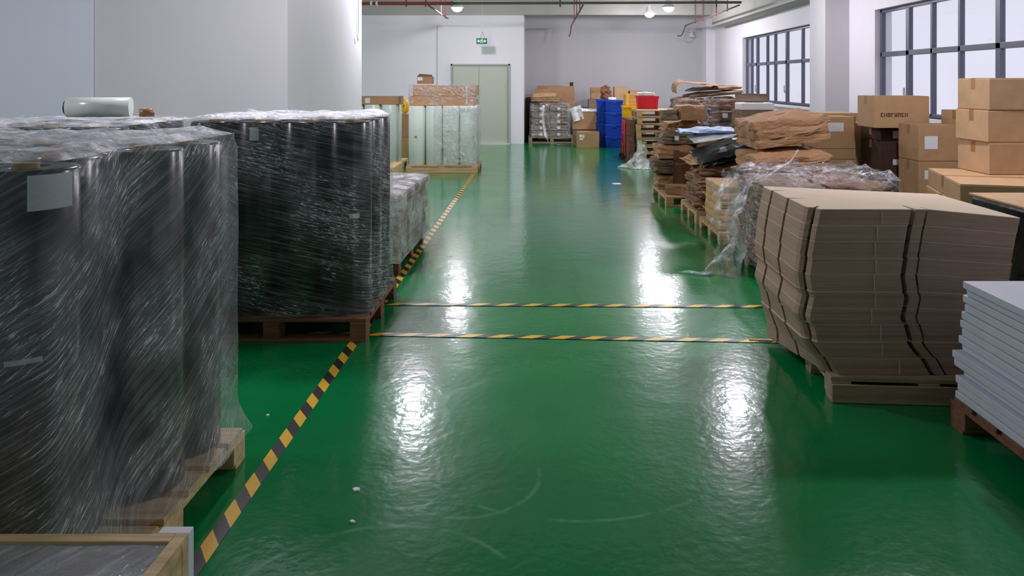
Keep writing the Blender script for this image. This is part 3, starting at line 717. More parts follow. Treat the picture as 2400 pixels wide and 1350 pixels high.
# ------------------------------------------------------------------ die-cut board stack (S)
pallet((1.50, 3.84, 0), 0.98, 0.84, M['wood_gy'], 'pale wooden pallet under the tall stack of die-cut boards', rz=-0.07, h=0.125, solid=True, group='wooden pallets on the right')
def die_stack():
    ox, oy = 1.41, 3.87; W, D = 1.10, 0.85
    def slot_pts(t0):  # outline counter clockwise from back left down the left side to the front
        return None
    z0 = 0.127; n = 10; hs = [0.086, 0.087, 0.09, 0.085, 0.086, 0.09, 0.082, 0.088, 0.083, 0.083]
    prof = [(0.10, 0.105), (0.2, 0.05), (0.29, -0.02), (0.425, -0.055), (0.535, -0.03), (0.545, -0.045), (0.64, -0.06), (0.74, -0.045), (0.99, 0.0), (1.2, 0)]
    def shift(z):
        for a, b in zip(prof, prof[1:]):
            if z <= b[0]: u = max(0, (z-a[0])/(b[0]-a[0])); return a[1]+(b[1]-a[1])*u
        return 0
    z = z0
    labs = ['bottom', 'second', 'third', 'fourth', 'fifth', 'sixth', 'seventh', 'eighth', 'ninth']
    for k in range(n):
        h = hs[k]-0.0015; bm = bmesh.new(); sub = 5; rings = []
        bj = random.Random(k).uniform(-0.006, 0.006)
        for s in range(sub+2):
            zz = z+(h-0.004)*s/sub if s <= sub else z+h; sx = shift(zz)+bj; rr = random.Random(k*10+min(s, sub))
            wob = [rr.uniform(-0.004, 0.004) for _ in range(6)]
            L = 0.0; o = []
            yb = D; 
            def notch_left(y, w_, dp, j): return [(0, y+w_/2), (dp*0.25, y+w_*0.42+j), (dp, y+j), (dp, y-w_*0.2+j), (dp*0.25, y-w_*0.42+j), (0.004, y-w_/2)]
            def notch_front(x, w_, dp, j): return [(x-w_/2, 0), (x-w_*0.42+j, dp*0.25), (x+j-w_*0.2, dp), (x+j+w_*0.2, dp), (x+w_*0.42+j, dp*0.25), (x+w_/2, 0.004)]
            o += [(0.006, yb), (0, yb-0.02)]
            o += notch_left(0.66, 0.022, 0.10, wob[0]); o += notch_left(0.37, 0.022, 0.10, wob[1])
            o += [(0, 0.10), (0.01, 0.07), (0.03, 0.06), (0.07, 0.10+wob[2]), (0.075, 0.09+wob[2]), (0.035, 0.035), (0.05, 0.004)]
            o += notch_front(0.53, 0.026, 0.12, wob[3]); o += notch_front(0.60, 0.012, 0.08, wob[4])
            o += [(W-0.03, 0), (W, 0.03), (W, yb)]
            row = []
            for (x, y) in o:
                e = max(0, (x-0.55)/0.55)
                sag = 0.05*e*e*(zz-z0)/0.865
                # front-left lobe bulges
                yy = y/D; low = max(0, 1-(zz-z0)/0.30)
                sxx = sx*(1-0.85*yy*low) if low > 0 else sx
                dl = 0.085*yy*low*max(0, 1-x/0.11)
                row.append(bm.verts.new((ox+x+sxx, oy+y+wob[5]*0.5, zz-sag-dl)))
            rings.append(row)
        m = len(rings[0])
        liner = []
        for s in range(sub+1):
            for i in range(m):
                j = (i+1) % m; fc = bm.faces.new((rings[s][i], rings[s][j], rings[s+1][j], rings[s+1][i]))
                if s == sub: liner.append(fc)
        bm.faces.new(rings[0]); ft = bm.faces.new(list(reversed(rings[-1])))
        bmesh.ops.triangulate(bm, faces=[f for f in bm.faces if len(f.verts) > 4])
        lset = set(liner)
        for f in bm.faces:
            f.normal_update()
            f.material_index = 1 if f in lset or f.normal.z > 0.85 or f.normal.z < -0.85 else 0
        lb = 'bundle of die-cut cardboard sheets, %s in the tall dark-notched stack' % ordw(k, n)
        o = mk('die_cut_bundle', bm, [M['die'], M['die_top']]); tag(o, lb, 'cardboard bundle', 'bundles in the die-cut stack')
        # pale glued seam on the front
        random.seed(k); xs = 0.37+0.02*random.uniform(-1, 1); sx = shift(z+h/2)
        bm = bmesh.new(); bm_box(bm, ox+xs+sx, ox+xs+sx+0.004, oy-0.006, oy-0.0035, z+0.004, z+h-0.004)
        mk('glued_seam', bm, M['die_top'], o)
        z += hs[k]
die_stack()

# ------------------------------------------------------------------ white panel stack (X)
pallet((1.97, 2.3, 0), 1.1, 1.28, M['wood_br'], 'dark wooden pallet under the white panels at the right edge', h=0.15, group='wooden pallets on the right')
random.seed(11)
nP = 15; th = 0.0373
for k in range(nP):
    bm = bmesh.new(); dx = random.uniform(-0.018, 0.018)-0.01+0.03*(k/nP) ; dy = random.uniform(-0.02, 0.02)
    bm_box(bm, 0, 1.02, 0, 1.2, 0, th-0.003, 0.005)
    o = mk('foam_board', bm, M['panel'], loc=(1.99+dx, 2.34+dy, 0.151+k*th), rot=(0, 0, random.uniform(-0.008, 0.008)))
    tag(o, 'white foam panel, %s in the stack at the right edge' % ordw(k, nP), 'panel', 'white panels at the right edge')

# ------------------------------------------------------------------ bundles of flat or crumpled cardboard
def bundle_mesh(w, d, h, seed, n=5, jit=0.02, droop=0.02, rough=0.012, res=9):
    """soft sheaf of sheets: lofted layers with ragged edges, sagging rim"""
    rr = random.Random(seed); bm = bmesh.new(); 
    base = resample([(-w/2, -d/2), (w/2, -d/2), (w/2, d/2), (-w/2, d/2)], min(w, d)/res, min(w, d)*0.06)
    N = len(base)
    def zz(p, z, top):
        e = max(abs(p.x)/(w/2), abs(p.y)/(d/2))
        return z-droop*max(0, e-0.5)**1.5*2*(z/h if h else 1)+rough*1.5*noise.noise(Vector((p.x*6, p.y*6, seed+z*4)))*(z/h)
    rings = []
    for k in range(n):
        off = Vector((rr.uniform(-jit, jit)*0.5, rr.uniform(-jit, jit)*0.5, 0)); sc_ = 1-rr.uniform(0, jit)/w
        ph = rr.uniform(0, 50)
        for q in (0.06, 0.30, 0.72, 0.94):
            z = h*(k+q)/n; row = []
            for i, p in enumerate(base):
                tuck = (0.985 if q in (0.06, 0.94) else 1.0)*sc_
                v = Vector((p.x*tuck, p.y*tuck, 0))+off
                v += v.normalized()*(jit*1.2*noise.noise(Vector((p.x*7+ph, p.y*7, k*3.1+q)))+rough*noise.noise(Vector((p.x*22, p.y*22, ph+q))))
                row.append(bm.verts.new((v.x, v.y, max(0, zz(p, z, 0)))))
            rings.append(row)
    for a, b in zip(rings, rings[1:]):
        for i in range(N): bm.faces.new((a[i], a[(i+1) % N], b[(i+1) % N], b[i]))
    prev = rings[-1]
    for s in (0.75, 0.5, 0.25):
        row = [bm.verts.new((prev[i].co.x*0+base[i].x*s, base[i].y*s, zz(base[i]*s, h, 1))) for i in range(N)]
        for i in range(N): bm.faces.new((prev[i], prev[(i+1) % N], row[(i+1) % N], row[i]))
        prev = row
    bm.faces.new(prev); bm.faces.new(list(reversed(rings[0])))
    return bm
def bundle(loc, w, d, h, mat, label, seed, rz=0, group=None, n=5, jit=0.02, droop=0.02, rough=0.012, straps=0, lab=None, name='cardboard_bundle', cat='cardboard bundle', tilt=(0, 0), strapmat=None):
    t = thing(name, label, cat, loc, rz, group); t.rotation_euler = (tilt[0], tilt[1], rz)
    mk('sheets', bundle_mesh(w, d, h, seed, n, jit, droop, rough), mat, t)
    for k in range(straps):
        x = -w/2+w*(k+1)/(straps+1); bm = bmesh.new(); e = jit+rough+0.002
        bm_box(bm, x-0.007, x+0.007, -d/2-e, -d/2-e+0.002, -0.0, h+0.006); bm_box(bm, x-0.007, x+0.007, -d/2-e, d/2+e, h+0.006, h+0.008); bm_box(bm, x-0.007, x+0.007, d/2+e-0.002, d/2+e, 0, h+0.006)
        mk('strap', bm, strapmat or M['white'], t)
    if lab:
        x0, x1, z0, z1 = lab; e = jit*0.8+rough*0.4+0.002
        box_part('paper_label', (x0, x1, -d/2-e-0.001, -d/2-e+0.001, z0, z1), M['label'], t)
    return t

def crumple_mesh(w, d, h, seed, amp=0.05, sub=4, freq=5, flat=True):
    bm = bmesh.new(); bmesh.ops.create_cube(bm, size=1.0)
    bmesh.ops.subdivide_edges(bm, edges=bm.edges[:], cuts=2**sub-1, use_grid_fill=True)
    for v in bm.verts:
        p = v.co.copy(); s = 1-0.16*(p.x*p.x+p.y*p.y+p.z*p.z)
        q = Vector((p.x*w*s*1.1, p.y*d*s*1.1, (p.z*s*1.08+0.5)*h))
        r = noise.noise(q*freq+Vector((seed*3.3, 0, 0)))*amp + abs(noise.noise(q*freq*2.7+Vector((0, seed, 0))))*amp*0.6
        dirn = Vector((p.x, p.y, p.z*0.6)).normalized()
        q += dirn*r
        if flat: q.z = max(0.0, q.z)
        v.co = q
    return bm

# G: wrapped bundles in the alcove -------------------------------------------------
pallet((-0.30, 19.95, 0), 1.25, 1.0, M['wood_gy'], 'wooden pallet at the alcove wall under the wrapped cardboard bundles')
k = 0
for r in range(5):
    for c in range(2):
        bundle((0.02+c*0.50, 20.42, 0.148+r*0.172), 0.49, 0.72, 0.165, M['card_gy'],
               'wrapped grey-brown cardboard bundle on the alcove pallet, %s layer, %s' % (ordw(r, 5), ['left', 'right'][c]), 30+k,
               group='wrapped bundles on the alcove pallet', n=4, jit=0.02, rough=0.01, lab=(-0.05 if c else -0.02, 0.03 if c else 0.05, 0.04, 0.11)); k += 1
wrap('stretch_film', [(-0.27, 20.0), (0.82, 20.0), (0.82, 20.83), (-0.27, 20.83)], 0.15, 1.04, M['film_clear'], 'glittering film round the cardboard bundles at the alcove wall', step=0.05, rad=0.06, amp=0.02, seed=8, group='stretch film wraps', topamp=0.05, flare=0.05)
bundle((0.15, 20.35, 1.10), 0.78, 0.5, 0.11, M['card'], 'lower folded brown cardboard bundle on the alcove load', 50, n=3, group='folded cardboard on the alcove load', jit=0.015)
bundle((0.12, 20.35, 1.215), 0.66, 0.45, 0.11, M['card_lt'], 'upper folded pale cardboard bundle on the alcove load', 51, n=2, group='folded cardboard on the alcove load', jit=0.015, tilt=(0, -0.03))
def sheet(name, loc, w, h, mat, label, rot, seed=1, th=0.006, amp=0.01, cat='cardboard sheet', outline=None, group=None):
    bm = bmesh.new(); N = 10; rows = []
    for j in range(N+1):
        rows.append([bm.verts.new((w*i/N, amp*2*noise.noise(Vector((i/N*2, j/N*2, seed))), h*j/N+(0.04*noise.noise(Vector((i/N*3, seed, 0))) if j == N else 0))) for i in range(N+1)])
    for j in range(N):
        for i in range(N): bm.faces.new((rows[j][i], rows[j][i+1], rows[j+1][i+1], rows[j+1][i]))
    bmesh.ops.recalc_face_normals(bm, faces=bm.faces[:])
    bmesh.ops.solidify(bm, geom=bm.faces[:], thickness=th)
    o = mk(name, bm, mat, loc=loc); o.rotation_euler = rot; return tag(o, label, cat, group)
sheet('cardboard_sheet', (-0.08, 20.90, 0.9), 1.05, 0.62, M['card'], 'large brown cardboard sheet upright behind the alcove bundles', (-0.05, 0, 0), 2)
sheet('cardboard_sheet', (-0.12, 20.58, 1.215), 0.42, 0.22, M['card'], 'short brown cardboard sheet leaning on the left of the alcove load', (-0.1, 0, 0), 3)
sheet('grey_board', (0.84, 20.95, 1.40), 0.10, 0.22, M['card_dark'], 'narrow dark board sticking up behind the alcove bundles', (-0.02, 0, 0), 4)
sheet('grey_board', (-0.40, 20.6, 0.0), 0.34, 1.25, M['card_dark'], 'dark board leaning in the left corner of the alcove', (-0.3, 0, 0), 6, th=0.012)
# trailing ribbon
bm = bmesh.new(); pts = [(0.10, 19.93, 1.0), (0.08, 19.92, 0.8), (0.10, 19.90, 0.5), (0.16, 19.86, 0.2), (0.24, 19.5, 0.03), (0.5, 19.2, 0.012), (0.95, 19.1, 0.012)]
ws = [0.03, 0.035, 0.03, 0.04, 0.05, 0.035, 0.03]
a = [bm.verts.new((p[0]-w_, p[1], p[2])) if i < 4 else bm.verts.new((p[0], p[1]-w_, p[2])) for i, (p, w_) in enumerate(zip(pts, ws))]
b = [bm.verts.new((p[0]+w_, p[1]-0.02, p[2])) if i < 4 else bm.verts.new((p[0], p[1]+w_, p[2]+0.008)) for i, (p, w_) in enumerate(zip(pts, ws))]
for i in range(len(pts)-1): bm.faces.new((a[i], b[i], b[i+1], a[i+1]))
tag(mk('film_ribbon', bm, M['film_white'], smooth=True), 'white film ribbon trailing from the alcove load onto the floor', 'plastic strip')

# H: cartons between the load and the blue crates
carton('brown_carton', (0.92, 18.42, 0), 0.55, 0.45, 0.39, M['card'], 'brown carton with two white labels on the floor left of the blue crates', labelspot=[(0.06, 0.13, 0.26, 0.33), (0.14, 0.18, 0.25, 0.32), (0.06, 0.15, 0.20, 0.24)])
# stand for the upper one: pallet-height box behind
carton('brown_carton', (0.86, 18.95, 0), 0.58, 0.5, 0.42, M['card_gy'], 'shaded carton under the paper-covered carton left of the blue crates', tape=False)
carton('brown_carton', (0.84, 18.93, 0.423), 0.58, 0.5, 0.44, M['card'], 'brown carton with torn white paper over it, left of the blue crates', tape=False)
bm = crumple_mesh(0.62, 0.45, 0.06, 4, 0.05, 4, 6); tag(mk('torn_paper', bm, M['white'], smooth=False, loc=(1.12, 19.15, 0.868)), 'crumpled white paper lying on the carton left of the blue crates', 'paper')
t = sheet('torn_paper', (0.86, 18.90, 0.62), 0.27, 0.36, M['white'], 'torn white sheet hanging over the front of the carton', (0.1, -0.25, 0), 9, th=0.003, amp=0.03, cat='paper')

# blue crates (I)
def crate_proto(name, w, d, h, mat, label, cat='crate', loc=(0, 0, 0), group=None, rz=0):
    t = thing(name, label, cat, loc, rz, group)
    bm = bmesh.new(); tp = 0.02
    def ring(x, z): return [bm.verts.new(p) for p in ((x, x, z), (w-x, x, z), (w-x, d-x, z), (x, d-x, z))]
    o0 = ring(tp, 0); o1 = ring(0.004, h*0.86); o2 = ring(0.004, h*0.86); i1 = ring(0.018, h-0.02); i0 = ring(tp+0.014, 0.012); o3 = ring(0.004, h-0.02)
    def sk(a, b): 
        for i in range(4): bm.faces.new((a[i], a[(i+1) % 4], b[(i+1) % 4], b[i]))
    sk(o0, o1); sk(o2, o3); sk(o3, i1); sk(i1, i0); bm.faces.new(o0); bm.faces.new(i0); bmesh.ops.remove_doubles(bm, verts=bm.verts[:], dist=0.0005)
    mk('body', bm, mat, t)
    bm = bmesh.new(); bm_box(bm, -0.010, w+0.010, -0.010, 0.0035, h-0.055, h-0.021, 0.004); bm_box(bm, -0.010, w+0.010, d-0.0035, d+0.010, h-0.055, h-0.021, 0.004)
    bm_box(bm, -0.010, 0.0035, 0.0036, d-0.0036, h-0.055, h-0.021, 0.003); bm_box(bm, w-0.0035, w+0.010, 0.0036, d-0.0036, h-0.055, h-0.021, 0.003)
    mk('rim', bm, mat, t)
    bm = bmesh.new(); bm_box(bm, w/2-0.06, w/2+0.06, -0.016, 0.001, h-0.085, h-0.058, 0.005); mk('grip', bm, mat, t)
    bm = bmesh.new()
    for x in (0.06, w-0.07): bm_box(bm, x, x+0.012, -0.003, 0.012, 0.03, h-0.06, 0.002)
    mk('rib', bm, mat, t)
    bm = bmesh.new(); bm_box(bm, -0.002, w+0.002, -0.002, d+0.002, h-0.020, h-0.004, 0.004); mk('lid', bm, mat, t)
    return t
p = crate_proto('plastic_crate', 0.42, 0.36, 0.295, M['blue'], 'blue plastic crate, bottom of the front stack in the alcove', loc=(1.62, 18.40, 0), group='blue plastic crates')
for k in range(1, 4): dup(p, (1.62+0.004*k, 18.40, 0.296*k), 0, 'blue plastic crate, %s of the front stack in the alcove' % ordw(k, 4), 'blue plastic crates')
for k in range(4): dup(p, (1.44, 18.80+0.003*k, 0.30*k), 0, 'blue plastic crate, %s of the half hidden rear stack' % ordw(k, 4), 'blue plastic crates')
bm = crumple_mesh(0.16, 0.12, 0.05, 3, 0.03, 3, 14); tag(mk('paper_wad', bm, M['white'], loc=(1.80, 18.55, 1.19)), 'white paper wad on top of the front blue crates', 'paper')
bm = crumple_mesh(0.22, 0.2, 0.3, 9, 0.09, 3, 9); tag(mk('crumpled_paper', bm, M['paper_dk'], loc=(1.68, 19.0, 1.20)), 'crumpled brown wrapping paper on the rear blue crates', 'paper')
# J: boxes behind
carton('brown_carton', (1.32, 20.35, 0), 0.75, 0.6, 0.62, M['card_gy'], 'large grey-brown carton at the alcove wall behind the blue crates')
carton('brown_carton', (1.34, 20.38, 0.622), 0.60, 0.5, 0.53, M['card_gy'], 'grey-brown carton carrying the small open carton at the alcove wall')
t = carton('open_carton', (1.40, 20.40, 1.155), 0.36, 0.34, 0.17, M['card'], 'small open brown carton at the wall left of the blue crates', tape=False)
sheet_b = bmesh.new(); bm_box(sheet_b, 0.0, 0.36, 0.335, 0.34, 0.165, 0.32); bm_box(sheet_b, -0.004, 0.0, 0.02, 0.33, 0.16, 0.30); mk('open_flap', sheet_b, M['card'], t)
carton('brown_carton', (2.10, 20.35, 0), 0.8, 0.6, 0.50, M['card_gy'], 'low carton at the alcove wall behind the yellow crate')
carton('brown_carton', (2.08, 20.38, 0.502), 0.75, 0.5, 0.52, M['card_gy'], 'middle carton at the alcove wall behind the yellow crate')
carton('brown_carton', (2.04, 20.40, 1.024), 0.38, 0.4, 0.47, M['card_lt'], 'tall pale carton standing behind the blue and yellow crates', tape=False)
carton('brown_carton', (2.46, 20.42, 1.024), 0.36, 0.4, 0.36, M['card'], 'brown carton with dark tape beside the tall pale carton', tapemat=M['card_dark'])
# K: yellow on red crates
p = crate_proto('plastic_crate', 0.46, 0.36, 0.345, M['red'], 'red plastic crate on the floor under the yellow crate', loc=(1.97, 17.45, 0), group='red and yellow crates beside the pallet stack')
dup(p, (1.97, 17.45, 0.346), 0, 'red plastic crate directly below the yellow crate')
crate_proto('plastic_crate', 0.50, 0.38, 0.38, M['yellow'], 'yellow plastic crate on top of the red crates', loc=(1.95, 17.45, 0.70), group='red and yellow crates beside the pallet stack')
t = carton('yellow_taped_carton', (2.0, 17.5, 1.085), 0.42, 0.3, 0.26, M['card_or'], 'brown carton with yellow tape on the yellow crate', tapemat=M['yellow'])
bm = bmesh.new(); bm_box(bm, 0.03, 0.09, -0.002, -0.0004, 0.0, 0.25); bm_box(bm, 0.11, 0.25, -0.002, -0.0004, 0.1, 0.13); mk('yellow_tape', bm, M['yellow'], t)
# L: stack of pallets, red crate
for k in range(7):
    pallet((2.02+0.01*((k*3) % 4), 15.62+0.012*((k*5) % 3), 0.149*k), 1.15, 1.05, M['wood'], 'empty pale pallet, %s in the stack before the red crate' % ordw(k, 7), group='stack of empty pallets')
crate_proto('plastic_crate', 0.46, 0.34, 0.29, M['red'], 'red plastic crate full of white papers on the pallet stack', loc=(2.13, 16.25, 1.042), group='red crate on the pallets')
bm = crumple_mesh(0.34, 0.24, 0.06, 8, 0.03, 3, 8); tag(mk('paper_stack', bm, M['white'], loc=(2.33, 16.42, 1.332)), 'loose white papers heaped on the red crate', 'paper')
t = pallet((0, 0, 0), 0.84, 1.0, M['wood_br'], 'brown pallet standing on edge against the pallet stack', group='stack of empty pallets')
t.location = (1.86, 16.75, 0.0); t.rotation_euler = (PI/2, 0, -PI/2+0.0)
t.location = (1.985, 16.75, 0.0)
t.rotation_euler = (Matrix.Rotation(PI/2, 3, 'Y').to_euler()); t.location = (1.85, 15.75, 0.84)
# red trolley
t = thing('folded_hand_truck', 'red tubular hand truck leaning by the pallet stack', 'hand truck', (1.76, 15.7, 0))
for y in (0.05, 0.40):
    bm = bmesh.new(); bm_tube(bm, [(0, y, 0.05), (0.03, y, 0.82)], 0.013, 8); mk('upright', bm, M['red'], t)
bm = bmesh.new()
for z in (0.3, 0.55, 0.8): bm_tube(bm, [(0.005+0.025*z, 0.05, z), (0.005+0.025*z, 0.40, z)], 0.010, 8)
mk('crossbar', bm, M['red'], t)
for y in (0.0, 0.42):
    bm = bmesh.new(); bm_tube(bm, [(0, y, 0.05), (0, y+0.03, 0.05)], 0.05, 20); mk('wheel', bm, M['black_sheet'], t)
box_part('toe_plate', (-0.06, -0.0, 0.07, 0.38, 0.002, 0.01), M['metal'], t)

# M: white film heap
def drape(name, profile, z_fn, mat, label, seed, nu=26, nv=18, cat='plastic sheet', amp=0.03):
    """free hanging crumpled sheet: profile(u, v) -> point"""
    bm = bmesh.new(); rows = []
    for j in range(nv+1):
        row = []
        for i in range(nu+1):
            p = Vector(profile(i/nu, j/nv))
            q = p+Vector((noise.noise(p*11+Vector((seed, 0, 0))), noise.noise(p*9+Vector((0, seed, 0))), 0.6*noise.noise(p*12+Vector((0, 0, seed)))))*amp
            q.z = max(0.004, q.z); row.append(bm.verts.new(q))
        rows.append(row)
    for j in range(nv):
        for i in range(nu): bm.faces.new((rows[j][i], rows[j][i+1], rows[j+1][i+1], rows[j+1][i]))
    return tag(mk(name, bm, mat, smooth=True), label, cat)
def profM(u, v):
    a = PI*(1.05*u+0.55); r = 0.10+0.22*(1-v)**1.6+(0.18*(1-v)**6)*(u < 0.4)
    return (1.98+r*math.cos(a)*1.0, 14.2+r*math.sin(a)*0.9, 0.50*v)
drape('loose_plastic_sheet', profM, None, M['film_white'], 'crumpled white plastic sheet slumped on the floor before the pallets', 3, amp=0.07)

# N: far right-hand pallet with crumpled bundles
pallet((1.66, 9.80, 0), 1.05, 1.22, M['wood'], 'pale pallet with a bare front corner on the right of the aisle', h=0.13, group='wooden pallets on the right')
stN = [(1.92, 10.75, 0.135, 0.55, 0.6, 0.22), (1.90, 10.72, 0.357, 0.52, 0.6, 0.20), (1.93, 10.74, 0.56, 0.55, 0.6, 0.2), (1.96, 10.75, 0.765, 0.50, 0.6, 0.17), (2.02, 10.78, 0.94, 0.5, 0.5, 0.16)]
for k, (x, y, z, w_, d_, h_) in enumerate(stN):
    bundle((x, y, z), w_, d_, h_, M['card_gy'] if k % 2 else M['paper_br'], 'crumpled brown cardboard bundle, %s of the ragged left-hand pile' % ordw(k, 5), 70+k, rz=0.05*k-0.1, group='ragged bundles on the bare-cornered pallet', n=3, jit=0.045, rough=0.035, droop=0.05, lab=(-0.1, -0.04, 0.06, 0.12) if k in (3,) else None)
for k, (x, y, z, w_) in enumerate([(2.45, 10.6, 0.135, 0.48), (2.46, 10.58, 0.42, 0.48), (2.44, 10.6, 0.70, 0.46)]):
    bundle((x, y, z), w_, 0.7, 0.28, M['card_br'], 'brown cardboard bundle, %s of the hidden right-hand pile' % ordw(k, 3), 80+k, group='bundles behind the ragged pile', n=4, jit=0.02)
t = thing('paper_sack', 'light brown crumpled paper sack on top of the bundles', 'sack', (2.10, 10.5, 1.105), 0.15)
mk('sack_body', crumple_mesh(0.36, 0.32, 0.2, 12, 0.03, 4, 6), M['paper_br'], t, smooth=False)
t = thing('crumpled_kraft_sheet', 'crumpled brown sheet balled on the far edge of the pile', 'paper', (1.80, 10.45, 1.10))
mk('wad', crumple_mesh(0.2, 0.2, 0.14, 14, 0.05, 3, 12), M['card_gy'], t)
sheet('cardboard_sheet', (1.83, 10.30, 0.14), 0.30, 0.55, M['paper_dk'], 'dark brown cardboard sheet hanging down the ragged pile', (-0.25, 0.1, 0.05), 5, amp=0.03)
t = thing('folded_cardboard', 'small folded cardboard piece lying on the bare pallet corner', 'cardboard', (1.88, 10.02, 0.133), -0.5)
mk('flap', crumple_mesh(0.34, 0.2, 0.12, 21, 0.03, 3, 5), M['paper_br'], t)
# P: tall stack
pallet((2.10, 11.35, 0), 1.15, 1.05, M['wood_gy'], 'wooden pallet under the tallest pile of bundled cardboard', group='wooden pallets on the right')
random.seed(21); k = 0
for r in range(7):
    z = 0.148+r*0.178
    for c in range(2):
        w_ = 0.50 if r != 4 else 0.5
        bundle((2.37+c*0.50+0.02*math.sin(r*2.1), 11.82, z), w_, 0.78, 0.172, M['card_br'], 'brown bundle in the tallest pile, %s layer, %s' % (ordw(r, 7), ['left', 'right'][c]), 100+k,
               rz=random.uniform(-0.04, 0.04), group='bundles in the tallest pile', n=4, jit=0.03, rough=0.02, droop=0.03, lab=(-0.06, 0.02, 0.05, 0.12) if (r, c) in ((5, 0), (5, 1), (3, 1)) else None); k += 1
wrap('stretch_film', [(2.08, 11.38), (3.16, 11.38), (3.16, 12.26), (2.08, 12.26)], 0.75, 1.40, M['film_clear'], 'clear film round the upper half of the tallest pile', step=0.06, rad=0.08, amp=0.025, seed=12, group='stretch film wraps', top=False)
bundle((2.72, 11.8, 1.42), 0.85, 0.6, 0.07, M['card_gy'], 'white and grey flat sheets near the top of the tallest pile', 130, n=3, jit=0.03, tilt=(0, -0.09), droop=0.03)
bundle((2.74, 11.82, 1.51), 0.8, 0.55, 0.05, M['card_br'], 'ragged brown sheets topping the tallest pile', 131, n=2, jit=0.05, rough=0.03, tilt=(0, -0.05), droop=0.05)
bm = bmesh.new(); rows = []
for j in range(9):
    row = []
    for i in range(19):
        a = i/18; v_ = j/8
        if a < 0.4: th_ = PI*(1.15-a/0.4*0.85); x = 0.10+0.12*math.cos(th_); z = -0.02+0.13*math.sin(th_)
        else: x = 0.18+(a-0.4)*0.8; z = 0.09-0.06*(a-0.4)
        z += 0.02*noise.noise(Vector((a*5, v_*4, 3)))+0.03*v_
        row.append(bm.verts.new((x, 0.42*v_-0.05+0.02*math.sin(a*6), z)))
    rows.append(row)
for j in range(8):
    for i in range(18): bm.faces.new((rows[j][i], rows[j][i+1], rows[j+1][i+1], rows[j+1][i]))
bmesh.ops.recalc_face_normals(bm, faces=bm.faces[:])
bmesh.ops.solidify(bm, geom=bm.faces[:], thickness=0.006)
tag(mk('cardboard_sheet', bm, M['paper_br'], loc=(2.12, 11.55, 1.53)), 'curled brown sheet flopping over the left of the tallest pile', 'cardboard sheet')
# O: bundles with black sheeting
pallet((1.80, 8.58, 0), 1.1, 0.95, M['wood'], 'pale pallet under the strapped dark cardboard bundles', group='wooden pallets on the right')
for k in range(4):
    bundle((2.14+0.01*k, 9.02, 0.148+k*0.135), 0.64, 0.8, 0.13, M['card_br'], 'strapped brown cardboard bundle, %s beneath the black sheeting' % ordw(k, 4), 140+k,
           rz=0.03*((k % 3)-1), group='strapped bundles under the black sheeting', n=3, jit=0.04, rough=0.03, droop=0.03, straps=1 if k % 2 == 0 else 0, strapmat=M['tape_brown'], lab=(0.1, 0.2, 0.03, 0.1) if k == 1 else None)
for k in range(3):
    bundle((2.66, 9.02, 0.148+k*0.2), 0.36, 0.8, 0.19, M['card_br'], 'brown cardboard bundle, %s of the rear pile by the black sheeting' % ordw(k, 3), 150+k, group='rear bundles by the black sheeting', n=3, jit=0.02)
bundle((2.10, 9.1, 0.70), 0.62, 0.7, 0.06, M['paper_br'], 'pale kraft sheets directly under the black plastic sheets', 160, n=2, jit=0.05, rough=0.03, tilt=(0.0, -0.1), droop=0.06)
bundle((2.24, 8.90, 0.80), 0.78, 0.62, 0.12, M['black_sheet'], 'folded black plastic sheets sloping on the bundles', 161, n=3, jit=0.03, rough=0.02, tilt=(0.15, -0.33), droop=0.08, name='black_plastic_sheets', cat='plastic sheet')
bundle((2.26, 9.25, 0.96), 0.76, 0.42, 0.04, M['white'], 'white sheets lying behind the black plastic sheets', 162, n=2, jit=0.04, rough=0.02, tilt=(0.1, -0.12), name='white_sheets', cat='plastic sheet')
bundle((2.10, 9.38, 1.01), 0.74, 0.45, 0.05, M['bluesheet'], 'pale blue and white sheets on top of the pile', 163, n=2, jit=0.05, rough=0.03, tilt=(0.0, -0.03), name='blue_sheets', cat='plastic sheet')
# Q: strapped light box, big brown bundles
pallet((1.81, 7.50, 0), 1.15, 0.98, M['wood'], 'pale pallet under the strapped light carton bundle', h=0.12, group='wooden pallets on the right')
bundle((2.07, 7.93, 0.123), 0.48, 0.7, 0.46, M['card_lt'], 'light brown strapped carton bundle with yellow straps', 170, n=6, jit=0.008, rough=0.004, droop=0.0)
for k, z in enumerate((0.26, 0.42)):
    bm = bmesh.new(); 
    for a in ((-0.262, 0.262, -0.372, -0.369), (-0.262, 0.262, 0.369, 0.372), (-0.262, -0.259, -0.369, 0.369), (0.259, 0.262, -0.369, 0.369)): bm_box(bm, a[0], a[1], a[2], a[3], z-0.126, z-0.118)
    par = [o for o in COL.objects if o.get('label', '') == 'light brown strapped carton bundle with yellow straps'][0]
    mk('strap', bm, M['yellow'], par)
for k in range(3):
    bundle((2.62, 7.98, 0.123+k*0.2), 0.56, 0.75, 0.19, M['card_br'], 'brown bundle, %s of the pile behind the strapped light cartons' % ordw(k, 3), 180+k, group='pile behind the strapped light cartons', n=3, jit=0.02)
bundle((2.60, 8.0, 0.73), 0.82, 0.75, 0.2, M['paper_br'], 'lower big light brown paper bundle behind the film-covered load', 190, n=2, jit=0.03, rough=0.03, droop=0.06, tilt=(0.0, -0.03), group='big paper bundles')
bundle((2.62, 8.05, 0.985), 0.80, 0.75, 0.32, M['paper_br'], 'upper big light brown paper bundle behind the film-covered load', 191, n=3, jit=0.03, rough=0.03, droop=0.06, tilt=(0.0, -0.12), group='big paper bundles')
